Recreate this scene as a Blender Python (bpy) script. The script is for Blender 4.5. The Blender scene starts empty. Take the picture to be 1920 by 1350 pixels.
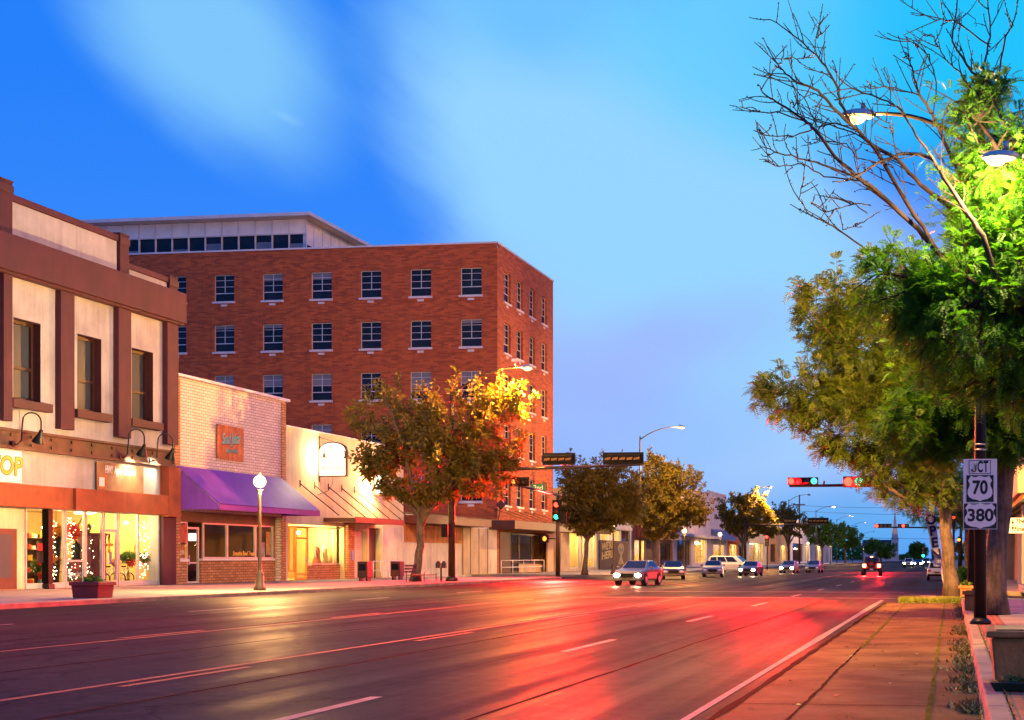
import bpy, bmesh, math, random
import numpy as np
from mathutils import Vector, Matrix
random.seed(7)
S = bpy.context.scene
COL = S.collection
R = math.radians
PI = math.pi

# ------------------------------------------------------------------ survey of the place
# the street runs along +Y, the eye stands in the parking lane by the right kerb
EYE = 1.45
FPX, CX, CY = 2700.0, 1395.0, 1046.0
YAW = math.atan(390 / 2700)
c_, s_ = math.cos(YAW), math.sin(YAW)
XL = -37.4            # left shop fronts
XR = 3.2              # right shop fronts
KL, KR = -26.5, 0.28  # kerbs
SW = 0.15             # pavement height

def along(px, X):                       # distance up the street of a sight line meeting plane X
    t = (px - CX) / FPX
    return -X * (c_ + t * s_) / (s_ - t * c_)
def across(px, Y):                      # the same for a plane Y
    t = (px - CX) / FPX
    return Y * (t * c_ - s_) / (c_ + t * s_)
def depth(X, Y): return -X * s_ + Y * c_
def zat(X, Y, py): return EYE + (CY - py) * depth(X, Y) / FPX
def at(px, py, d):                      # point at range d
    t = (px - CX) / FPX * d
    return Vector((t * c_ - d * s_, t * s_ + d * c_, EYE + (CY - py) * d / FPX))
def foot(px, py, z=0.0):
    return at(px, py, (EYE - z) * FPX / (py - CY))
def LY(px): return along(px, XL)
def LZ(px, py): return zat(XL, LY(px), py)

# ------------------------------------------------------------------ things and parts
ORG = {}
def empty(name, loc=(0, 0, 0), label=None, cat=None, group=None, kind=None):
    o = bpy.data.objects.new(name, None)
    COL.objects.link(o)
    o.location = loc
    o.empty_display_size = 0.2
    ORG[o.name] = Vector(loc)
    return tag(o, label, cat, group, kind)
def tag(o, label=None, cat=None, group=None, kind=None):
    if label: o['label'] = label
    if cat: o['category'] = cat
    if group: o['group'] = group
    if kind: o['kind'] = kind
    return o
def org(o):
    while o.parent is not None: o = o.parent
    return ORG.get(o.name, Vector((0, 0, 0)))
def kids(o): return [x for x in bpy.data.objects if x.parent == o]
def copy_tree(o, parent=None):
    c = o.copy(); COL.objects.link(c)
    if parent is not None: c.parent = parent
    for ch in list(o.children):
        copy_tree(ch, c)
    return c

class MB:
    def __init__(s): s.v = []; s.f = []; s.sm = []
    def add(s, vs, fs, smooth=False):
        n = len(s.v); s.v += [tuple(v) for v in vs]
        for f in fs: s.f.append(tuple(i + n for i in f)); s.sm.append(smooth)
        return s
    def box(s, x0, x1, y0, y1, z0, z1):
        v = [(x, y, z) for z in (z0, z1) for y in (y0, y1) for x in (x0, x1)]
        return s.add(v, [(0, 2, 3, 1), (4, 5, 7, 6), (0, 1, 5, 4), (2, 6, 7, 3), (0, 4, 6, 2), (1, 3, 7, 5)])
    def hexa(s, b, t):                  # four bottom and four top corners, both counter-clockwise
        return s.add(list(b) + list(t), [(3, 2, 1, 0), (4, 5, 6, 7), (0, 1, 5, 4), (1, 2, 6, 5), (2, 3, 7, 6), (3, 0, 4, 7)])
    def quad(s, a, b, c, d): return s.add([a, b, c, d], [(0, 1, 2, 3)])
    def poly(s, pts): return s.add(pts, [tuple(range(len(pts)))])
    def prism(s, pts, vec):             # planar outline pushed along vec
        n = len(pts); w = Vector(vec)
        q = [tuple(Vector(p) + w) for p in pts]
        return s.add(list(pts) + q, [tuple(range(n))[::-1], tuple(range(n, 2 * n))] + [(i, (i + 1) % n, n + (i + 1) % n, n + i) for i in range(n)])
    def tube(s, pts, rad, n=8, cap=True):
        pts = [Vector(p) for p in pts]
        if not hasattr(rad, '__len__'): rad = [rad] * len(pts)
        vs = []; up = Vector((0.31, 0.17, 0.93)).normalized()
        for i, p in enumerate(pts):
            d = (pts[min(i + 1, len(pts) - 1)] - pts[max(i - 1, 0)])
            if d.length < 1e-9: d = Vector((0, 0, 1))
            d.normalize()
            a = d.cross(up)
            if a.length < 0.05: a = d.cross(Vector((1, 0, 0)))
            a.normalize(); b = d.cross(a)
            for k in range(n):
                th = 2 * PI * k / n
                vs.append(p + (a * math.cos(th) + b * math.sin(th)) * rad[i])
        fs = []
        for i in range(len(pts) - 1):
            for k in range(n):
                fs.append((i * n + k, i * n + (k + 1) % n, (i + 1) * n + (k + 1) % n, (i + 1) * n + k))
        s.add(vs, fs, n > 4)
        if cap:
            s.add(vs[:n], [tuple(range(n))]); s.add(vs[-n:], [tuple(range(n))])
        return s
    def lathe(s, c, prof, n=16):        # profile of (radius, height) about a vertical axis
        cx, cy, cz = c
        vs = [(cx + r * math.cos(2 * PI * k / n), cy + r * math.sin(2 * PI * k / n), cz + z) for r, z in prof for k in range(n)]
        fs = [(i * n + k, i * n + (k + 1) % n, (i + 1) * n + (k + 1) % n, (i + 1) * n + k) for i in range(len(prof) - 1) for k in range(n)]
        s.add(vs, fs, True)
        s.add(vs[:n], [tuple(range(n))[::-1]]); s.add(vs[-n:], [tuple(range(n))])
        return s
    def ball(s, c, r, n=12, sq=(1, 1, 1)):
        pr = [(math.sin(PI * i / n), -math.cos(PI * i / n)) for i in range(n + 1)]
        m = n * 2
        vs = [(c[0] + r * sq[0] * a * math.cos(2 * PI * k / m), c[1] + r * sq[1] * a * math.sin(2 * PI * k / m), c[2] + r * sq[2] * b) for a, b in pr for k in range(m)]
        fs = [(i * m + k, i * m + (k + 1) % m, (i + 1) * m + (k + 1) % m, (i + 1) * m + k) for i in range(n) for k in range(m)]
        return s.add(vs, fs, True)
    def disc(s, c, axis, r, t, n=20):   # short cylinder along axis
        a = Vector(axis).normalized(); c = Vector(c)
        return s.tube([c - a * t / 2, c + a * t / 2], r, n)
    def build(s, name, mat, parent=None, bevel=0, local=False):
        me = bpy.data.meshes.new(name)
        o0 = Vector((0, 0, 0)) if (parent is None or local) else org(parent)
        me.from_pydata([(v[0] - o0.x, v[1] - o0.y, v[2] - o0.z) for v in s.v], [], s.f)
        me.polygons.foreach_set('use_smooth', s.sm)
        bm = bmesh.new(); bm.from_mesh(me)
        bmesh.ops.remove_doubles(bm, verts=bm.verts, dist=1e-5)
        bmesh.ops.recalc_face_normals(bm, faces=bm.faces)
        bm.to_mesh(me); bm.free()
        me.update()
        o = bpy.data.objects.new(name, me); COL.objects.link(o)
        if mat is not None: me.materials.append(mat)
        if parent is not None: o.parent = parent
        if bevel:
            b = o.modifiers.new('edge', 'BEVEL'); b.width = bevel; b.segments = 2; b.limit_method = 'ANGLE'; b.angle_limit = R(40)
        return o

class Fr:                               # a wall plane: u along, z up, d outwards
    def __init__(s, kind, c): s.k = kind; s.c = c
    def p(s, u, z, d=0.0):
        if s.k == 'L': return (s.c + d, u, z)
        if s.k == 'R': return (s.c - d, u, z)
        return (u, s.c - d, z)
    def box(s, m, u0, u1, z0, z1, d0, d1):
        a, b = s.p(u0, z0, d0), s.p(u1, z1, d1)
        return m.box(min(a[0], b[0]), max(a[0], b[0]), min(a[1], b[1]), max(a[1], b[1]), min(a[2], b[2]), max(a[2], b[2]))
    def wall(s, m, u0, u1, z0, z1, holes, rev=0.25, d=0.0):   # a sheet with openings and their reveals
        us = sorted({u0, u1} | {h[0] for h in holes} | {h[1] for h in holes})
        zs = sorted({z0, z1} | {h[2] for h in holes} | {h[3] for h in holes})
        us = [u for u in us if u0 <= u <= u1]; zs = [z for z in zs if z0 <= z <= z1]
        for i in range(len(us) - 1):
            for j in range(len(zs) - 1):
                um, zm = (us[i] + us[i + 1]) / 2, (zs[j] + zs[j + 1]) / 2
                if any(h[0] < um < h[1] and h[2] < zm < h[3] for h in holes): continue
                m.quad(s.p(us[i], zs[j], d), s.p(us[i + 1], zs[j], d), s.p(us[i + 1], zs[j + 1], d), s.p(us[i], zs[j + 1], d))
        for a, b, z_, zz in [(h[0], h[1], h[2], h[3]) for h in holes]:
            for q in (((a, z_), (a, zz)), ((b, z_), (b, zz)), ((a, z_), (b, z_)), ((a, zz), (b, zz))):
                (ua, za), (ub, zb) = q
                m.quad(s.p(ua, za, d), s.p(ub, zb, d), s.p(ub, zb, d - rev), s.p(ua, za, d - rev))
        return m

# ------------------------------------------------------------------ materials
def srgb(r, g, b):
    f = lambda v: (v / 255 / 12.92) if v / 255 <= 0.04045 else ((v / 255 + 0.055) / 1.055) ** 2.4
    return (f(r), f(g), f(b), 1)
def newmat(name):
    m = bpy.data.materials.new(name); m.use_nodes = True
    nt = m.node_tree; nt.nodes.clear()
    return m, nt, nt.nodes, nt.links
def nd(nt, typ, **kw):
    n = nt.nodes.new(typ)
    for k, v in kw.items():
        if k.startswith('i_'):
            key = k[2:]
            n.inputs[int(key) if key.isdigit() else key.replace('_', ' ')].default_value = v
        else: setattr(n, k, v)
    return n
def math_(nt, op, a, b=None):
    n = nt.nodes.new('ShaderNodeMath'); n.operation = op
    for i, x in enumerate((a, b)):
        if x is None: continue
        if isinstance(x, (int, float)): n.inputs[i].default_value = x
        else: nt.links.new(x, n.inputs[i])
    return n.outputs[0]
def mixc(nt, fac, a, b, mode='MIX'):
    n = nt.nodes.new('ShaderNodeMix'); n.data_type = 'RGBA'; n.blend_type = mode
    for i, x in ((0, fac), (6, a), (7, b)):
        if isinstance(x, (int, float)): n.inputs[i].default_value = x
        elif isinstance(x, tuple): n.inputs[i].default_value = x
        else: nt.links.new(x, n.inputs[i])
    return n.outputs[2]
def coord(nt, obj=False):
    if obj: return nt.nodes.new('ShaderNodeTexCoord').outputs['Object']
    return nt.nodes.new('ShaderNodeNewGeometry').outputs['Position']
def noise(nt, vec, scale, detail=4, rough=0.6):
    n = nd(nt, 'ShaderNodeTexNoise', i_Scale=scale, i_Detail=detail, i_Roughness=rough)
    if vec is not None: nt.links.new(vec, n.inputs['Vector'])
    return n.outputs['Fac']
def ramp(nt, fac, lo, hi, a=0.0, b=1.0):
    n = nd(nt, 'ShaderNodeMapRange', i_1=lo, i_2=hi, i_3=a, i_4=b)
    nt.links.new(fac, n.inputs[0]); return n.outputs[0]
def finish(nt, colour, rough, metal=0.0, bump=None, bstr=0.3, bdist=0.02, coat=0.0, spec=0.5):
    b = nd(nt, 'ShaderNodeBsdfPrincipled', i_Metallic=metal)
    for key, x in (('Base Color', colour), ('Roughness', rough)):
        if isinstance(x, (int, float, tuple)): b.inputs[key].default_value = x
        else: nt.links.new(x, b.inputs[key])
    b.inputs['Coat Weight'].default_value = coat
    b.inputs['Specular IOR Level'].default_value = spec
    if bump is not None:
        n = nd(nt, 'ShaderNodeBump', i_Strength=bstr, i_Distance=bdist)
        nt.links.new(bump, n.inputs['Height']); nt.links.new(n.outputs[0], b.inputs['Normal'])
    o = nd(nt, 'ShaderNodeOutputMaterial'); nt.links.new(b.outputs[0], o.inputs[0])
def pm(name, col, rough=0.7, var=0.25, scale=1.5, fine=25, bump=0.15, metal=0.0, streak=0.0, coat=0.0, obj=False, spec=0.5, ss=2.0):
    """painted / plastered / cast surface: broad mottling, fine grain, optional vertical rain streaks"""
    m, nt, N, L = newmat(name)
    p = coord(nt, obj)
    a = ramp(nt, noise(nt, p, scale), 0.3, 0.7, 1 - var, 1 + var * 0.4)
    f = noise(nt, p, fine, 3)
    b = ramp(nt, f, 0.25, 0.75, 1 - var * 0.35, 1 + var * 0.2)
    k = math_(nt, 'MULTIPLY', a, b)
    if streak:
        mp = nd(nt, 'ShaderNodeMapping'); mp.inputs['Scale'].default_value = (2.2, 2.2, 0.13); L.new(p, mp.inputs[0])
        s = ramp(nt, noise(nt, mp.outputs[0], ss, 5), 0.45, 0.75, 1.0, 1 - streak)
        k = math_(nt, 'MULTIPLY', k, s)
    cc = nd(nt, 'ShaderNodeCombineColor')
    for i in range(3): L.new(math_(nt, 'MULTIPLY', k, col[i]), cc.inputs[i])
    rr = ramp(nt, f, 0.2, 0.8, max(0.03, rough - 0.08), min(1, rough + 0.08))
    finish(nt, cc.outputs[0], rr, metal, f if bump else None, bump, 0.02, coat, spec)
    return m
def brick(name, c1, c2, mortar, bw=0.4, bh=0.11, ms=0.012, rough=0.85, var=0.3, bias=0.0, streak=0.15):
    m, nt, N, L = newmat(name)
    p = coord(nt)
    sp = nd(nt, 'ShaderNodeSeparateXYZ'); L.new(p, sp.inputs[0])
    cb = nd(nt, 'ShaderNodeCombineXYZ')
    L.new(math_(nt, 'ADD', sp.outputs[0], sp.outputs[1]), cb.inputs[0]); L.new(sp.outputs[2], cb.inputs[1])
    t = nd(nt, 'ShaderNodeTexBrick', i_Color1=c1, i_Color2=c2, i_Mortar=mortar, i_Scale=1.0)
    t.inputs['Mortar Size'].default_value = ms; t.inputs['Bias'].default_value = bias
    t.inputs['Brick Width'].default_value = bw; t.inputs['Row Height'].default_value = bh
    t.inputs['Mortar Smooth'].default_value = 0.3
    L.new(cb.outputs[0], t.inputs['Vector'])
    mp = nd(nt, 'ShaderNodeMapping'); mp.inputs['Scale'].default_value = (1.0, 1.0, 2.4); L.new(p, mp.inputs[0])
    k = ramp(nt, noise(nt, mp.outputs[0], 1.1, 6, 0.75), 0.3, 0.7, 1 - var, 1 + var)
    mp2 = nd(nt, 'ShaderNodeMapping'); mp2.inputs['Scale'].default_value = (1.6, 1.6, 0.1); L.new(p, mp2.inputs[0])
    k = math_(nt, 'MULTIPLY', k, ramp(nt, noise(nt, mp2.outputs[0], 1.6, 5), 0.5, 0.8, 1.0, 1 - streak))
    gr = nd(nt, 'ShaderNodeCombineColor')
    for i in range(3): L.new(k, gr.inputs[i])
    col = mixc(nt, 1.0, t.outputs['Color'], gr.outputs[0], 'MULTIPLY')
    h = math_(nt, 'SUBTRACT', noise(nt, p, 30, 3), math_(nt, 'MULTIPLY', t.outputs['Fac'], 2.0))
    finish(nt, col, rough, 0, h, 0.35, 0.02)
    return m
def emit(name, col, strength):
    m, nt, N, L = newmat(name)
    e = nd(nt, 'ShaderNodeEmission', i_Color=(col[0], col[1], col[2], 1), i_Strength=strength)
    o = nd(nt, 'ShaderNodeOutputMaterial'); L.new(e.outputs[0], o.inputs[0])
    return m
def glass(name, tint=(0.93, 0.95, 0.93), refl=0.9):
    m, nt, N, L = newmat(name)
    lw = nd(nt, 'ShaderNodeLayerWeight', i_Blend=.5)
    fz = math_(nt, 'ADD', math_(nt, 'MULTIPLY', math_(nt, 'POWER', lw.outputs['Facing'], 5.0), .9), .04)
    tr = nd(nt, 'ShaderNodeBsdfTransparent', i_Color=(*tint, 1))
    gl = nd(nt, 'ShaderNodeBsdfGlossy', i_Color=(refl, refl, refl, 1), i_Roughness=0.02)
    mx = nd(nt, 'ShaderNodeMixShader'); L.new(fz, mx.inputs[0]); L.new(tr.outputs[0], mx.inputs[1]); L.new(gl.outputs[0], mx.inputs[2])
    o = nd(nt, 'ShaderNodeOutputMaterial'); L.new(mx.outputs[0], o.inputs[0])
    return m
def leafmat(name, c1, c2, trans=0.45):
    m, nt, N, L = newmat(name)
    g = nt.nodes.new('ShaderNodeNewGeometry')
    n1 = ramp(nt, noise(nt, g.outputs['Position'], 0.9, 3), 0.3, 0.7)
    k = math_(nt, 'ADD', math_(nt, 'MULTIPLY', n1, 0.55), math_(nt, 'MULTIPLY', g.outputs['Random Per Island'], 0.45))
    col = mixc(nt, k, c1, c2)
    b = nd(nt, 'ShaderNodeBsdfPrincipled', i_Roughness=0.55); L.new(col, b.inputs['Base Color'])
    t = nd(nt, 'ShaderNodeBsdfTranslucent'); L.new(mixc(nt, 1.0, col, (1.0, 1.0, 0.55, 1), 'MULTIPLY'), t.inputs[0])
    mx = nd(nt, 'ShaderNodeMixShader', i_0=trans); L.new(b.outputs[0], mx.inputs[1]); L.new(t.outputs[0], mx.inputs[2])
    o = nd(nt, 'ShaderNodeOutputMaterial'); L.new(mx.outputs[0], o.inputs[0])
    return m

M = {}
M['cream'] = pm('cream_stucco', (0.43, 0.42, 0.425), 0.85, 0.32, 0.5, 18, 0.25, streak=0.18)
M['maroon'] = pm('maroon_stucco', (0.072, 0.010, 0.024), 0.75, 0.3, 0.7, 20, 0.25, streak=0.3)
M['maroon_dark'] = pm('dark_maroon_trim', (0.06, 0.014, 0.018), 0.7, 0.25)
M['orange'] = pm('burnt_orange_stucco', (0.30, 0.065, 0.020), 0.8, 0.35, 1.2, 15, 0.4, streak=0.15)
M['beam'] = pm('rusty_steel', (0.10, 0.055, 0.038), 0.65, 0.5, 1.4, 14, 0.3, metal=0.3)
M['darkwood'] = pm('dark_brown_wood', (0.045, 0.016, 0.010), 0.55, 0.3, 2)
M['siglit'] = pm('lamplit_signal_amber', (0.30, 0.12, 0.01), 0.6, 0.25, 3, bump=0)  # amber that stands for street-lamp light on the signal backs
M['iron'] = pm('black_iron', (0.012, 0.012, 0.013), 0.4, 0.3, 4, metal=0.2)
M['black'] = pm('black_paint', (0.007, 0.007, 0.008), 0.5, 0.2, 4, bump=0.05, spec=.12)
M['white_brick'] = brick('white_painted_brick', srgb(212, 203, 194), srgb(196, 186, 178), srgb(128, 106, 94), 0.42, 0.15, 0.016, 0.8, 0.12, streak=0.15)
M['tan_brick'] = brick('tan_brick', srgb(190, 140, 95), srgb(165, 112, 70), srgb(96, 66, 44), 0.42, 0.14, 0.016, 0.85, 0.2)
M['red_brick'] = brick('orange_red_brick', srgb(176, 88, 44), srgb(130, 60, 32), srgb(138, 82, 52), 0.62, 0.14, 0.012, 0.9, 0.17, streak=0.2)
M['coping'] = pm('pale_metal_coping', (0.55, 0.55, 0.6), 0.5, 0.15)
M['purple'] = pm('purple_awning_canvas', (0.17, 0.028, 0.42), 0.65, 0.22, 0.9, 60, 0.1, streak=0.2)
M['stucco'] = pm('yellow_cream_stucco', (0.62, 0.54, 0.36), 0.85, 0.25, 0.6, 14, 0.3, streak=0.2)
M['white'] = pm('white_paint', (0.72, 0.70, 0.68), 0.6, 0.15, 1.0)
M['white_wall'] = pm('stained_white_wall', (0.60, 0.55, 0.50), 0.75, 0.3, 0.5, 12, 0.2, streak=0.3)
M['beige'] = pm('beige_panel', (0.50, 0.38, 0.26), 0.75, 0.2, 0.8, streak=0.15)
M['canopy'] = pm('oxblood_canopy_metal', (0.085, 0.016, 0.013), 0.5, 0.3, 1.0)
M['concrete'] = pm('pavement_concrete', (0.30, 0.235, 0.185), 0.85, 0.3, 0.8, 22, 0.3)
M['kerb'] = pm('worn_kerb_concrete', (0.30, 0.215, 0.145), 0.85, 0.4, 1.5, 26, 0.5)
M['planter'] = pm('stained_cast_planter', (0.44, 0.17, 0.045), 0.85, 0.4, 1.8, 24, 0.4, streak=0.35)
M['red_tint'] = pm('red_lit_planter', (0.28, 0.025, 0.02), 0.7, 0.3, 1.5)  # red light of passing cars put into the planter's colour
M['steel'] = pm('galvanised_steel', (0.42, 0.42, 0.43), 0.45, 0.2, 3, metal=0.7)
M['alu'] = pm('pale_aluminium', (0.58, 0.56, 0.54), 0.45, 0.12, 3, metal=0.3)
M['darkglass'] = pm('dark_window_glass', (0.010, 0.014, 0.026), 0.10, 0.5, 0.8, 0.9, 0.0, spec=0.22)
M['blind'] = pm('pale_window_blind', (0.16, 0.17, 0.21), 0.5, 0.25, 1.0, bump=0.0)
M['greyglass'] = pm('curtained_grey_glass', (0.055, 0.064, 0.082), 0.4, 0.12, 0.8, 2, 0.0, spec=.08)
M['glass'] = glass('clear_shop_glass')
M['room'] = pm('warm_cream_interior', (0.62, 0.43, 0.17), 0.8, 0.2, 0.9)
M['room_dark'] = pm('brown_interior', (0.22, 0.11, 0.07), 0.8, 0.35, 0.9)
M['shopfloor'] = pm('wood_shop_floor', (0.30, 0.17, 0.09), 0.5, 0.3, 1.2)
M['bark'] = pm('grey_brown_bark', (0.15, 0.105, 0.075), 0.9, 0.5, 4, 30, 1.0, streak=0.75, ss=7.0)
M['bark_dark'] = pm('dark_bark', (0.045, 0.026, 0.022), 0.9, 0.5, 4, 30, 0.9)
M['leaf'] = leafmat('locust_leaf', (0.024, 0.12, 0.007, 1), (0.10, 0.30, 0.012, 1), .58)
M['leaf_ash'] = leafmat('ash_leaf', (0.050, 0.064, 0.007, 1), (0.23, 0.155, 0.011, 1))
M['leaf_amber'] = leafmat('amber_lit_locust_leaf', (0.014, 0.068, 0.004, 1), (0.125, 0.175, 0.009, 1))  # locust leaf tinted so the lamplight's amber sits in its colour
M['leaf_far'] = leafmat('far_leaf', (0.025, 0.095, 0.010, 1), (0.09, 0.20, 0.018, 1))
M['petal'] = leafmat('orange_petal', (0.55, 0.12, 0.02, 1), (0.55, 0.35, 0.05, 1))
M['redpetal'] = leafmat('red_petal', (0.5, 0.02, 0.02, 1), (0.6, 0.08, 0.03, 1))
M['grass'] = leafmat('verge_grass', (0.09, 0.14, 0.02, 1), (0.30, 0.32, 0.05, 1), 0.3)
M['litter'] = leafmat('gutter_weeds', (0.06, 0.065, 0.008, 1), (0.19, 0.15, 0.025, 1), 0.2)
M['pole'] = pm('dark_bronze_pole', (0.05, 0.03, 0.022), 0.45, 0.25, 2, metal=0.4)
M['pole_black'] = pm('black_lamp_post', (0.011, 0.011, 0.015), 0.4, 0.25, 2, bump=0.05, spec=0.2)
M['sodium'] = emit('sodium_lens', (1.0, 0.66, 0.20), 5)
M['globe'] = emit('lit_globe', (1.0, 0.74, 0.34), 3.6)
M['bulb'] = emit('warm_bulb', (1.0, 0.72, 0.36), 40)
M['fairy'] = emit('fairy_light', (1.0, 0.8, 0.45), 9)
M['strip'] = emit('shop_ceiling_light', (1.0, 0.78, 0.42), 14)
M['box_lit'] = emit('lit_sign_face', (1.0, 0.94, 0.66), 2.6)
M['red_lit'] = emit('lit_red_lens', (1.0, 0.035, 0.02), 9)
M['green_lit'] = emit('lit_green_lens', (0.05, 1.0, 0.62), 3.5)
M['amber_lit'] = emit('lit_amber_lens', (1.0, 0.20, 0.02), 5)
M['head_lit'] = emit('lit_headlamp', (1.0, 0.86, 0.55), 90)
M['tail_lit'] = emit('lit_tail_lamp', (1.0, 0.08, 0.04), 40)
M['lens_off'] = pm('unlit_lens', (0.06, 0.02, 0.015), 0.3, 0.2, 5, bump=0)
M['sign_white'] = pm('white_sheet_sign', (0.86, 0.83, 0.78), 0.45, 0.06, 2.5, bump=0.03)
M['sign_black'] = pm('sign_black', (0.012, 0.012, 0.012), 0.45, 0.1, bump=0)
M['gold'] = pm('gold_lettering', (0.62, 0.34, 0.03), 0.5, 0.15, bump=0)
M['chalk'] = pm('white_chalk', (0.85, 0.82, 0.75), 0.9, 0.1, bump=0)
M['redlet'] = pm('red_lettering', (0.55, 0.02, 0.02), 0.6, 0.1, bump=0)
M['tire'] = pm('tyre_rubber', (0.015, 0.015, 0.016), 0.85, 0.2, 8, obj=True)
M['carglass'] = pm('car_window_glass', (0.012, 0.014, 0.018), 0.06, 0.2, 2, bump=0)
def text(s, size, mat, parent, pos, right, up, shear=0.0, align='CENTER', width=None, bold=0.0, name='lettering', extrude=0.004, space=1.0):
    cu = bpy.data.curves.new('txt', 'FONT')
    cu.body = s; cu.size = size; cu.align_x = align; cu.align_y = 'CENTER'
    cu.shear = shear; cu.extrude = extrude; cu.offset = bold; cu.space_character = space
    ob = bpy.data.objects.new('txt', cu); COL.objects.link(ob)
    dg = bpy.context.evaluated_depsgraph_get()
    me = bpy.data.meshes.new_from_object(ob.evaluated_get(dg))
    bpy.data.objects.remove(ob)
    r, u = Vector(right).normalized(), Vector(up).normalized()
    n = r.cross(u)
    sx = 1.0
    if width is not None:
        xs = [v.co.x for v in me.vertices]
        w = max(xs) - min(xs)
        if w > 0: sx = width / w
    o0 = org(parent)
    P = Vector(pos) - o0
    for v in me.vertices:
        v.co = P + r * v.co.x * sx + u * v.co.y + n * v.co.z
    me.name = name
    o = bpy.data.objects.new(name, me); COL.objects.link(o)
    me.materials.clear(); me.materials.append(mat)
    o.parent = parent
    return o
def lamp(typ, name, loc, energy, col, parent=None, radius=0.1, spot=None, blend=0.6, aim=None):
    l = bpy.data.lights.new(name, typ); l.energy = energy; l.color = col
    if typ in ('POINT', 'SPOT'): l.shadow_soft_size = radius
    if typ == 'SPOT': l.spot_size = R(spot or 120); l.spot_blend = blend
    o = bpy.data.objects.new(name, l); COL.objects.link(o)
    o.location = Vector(loc) - (org(parent) if parent else Vector((0, 0, 0)))
    if aim is not None:
        o.rotation_euler = Vector(aim).to_track_quat('-Z', 'Y').to_euler()
    if parent: o.parent = parent
    return o

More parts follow.
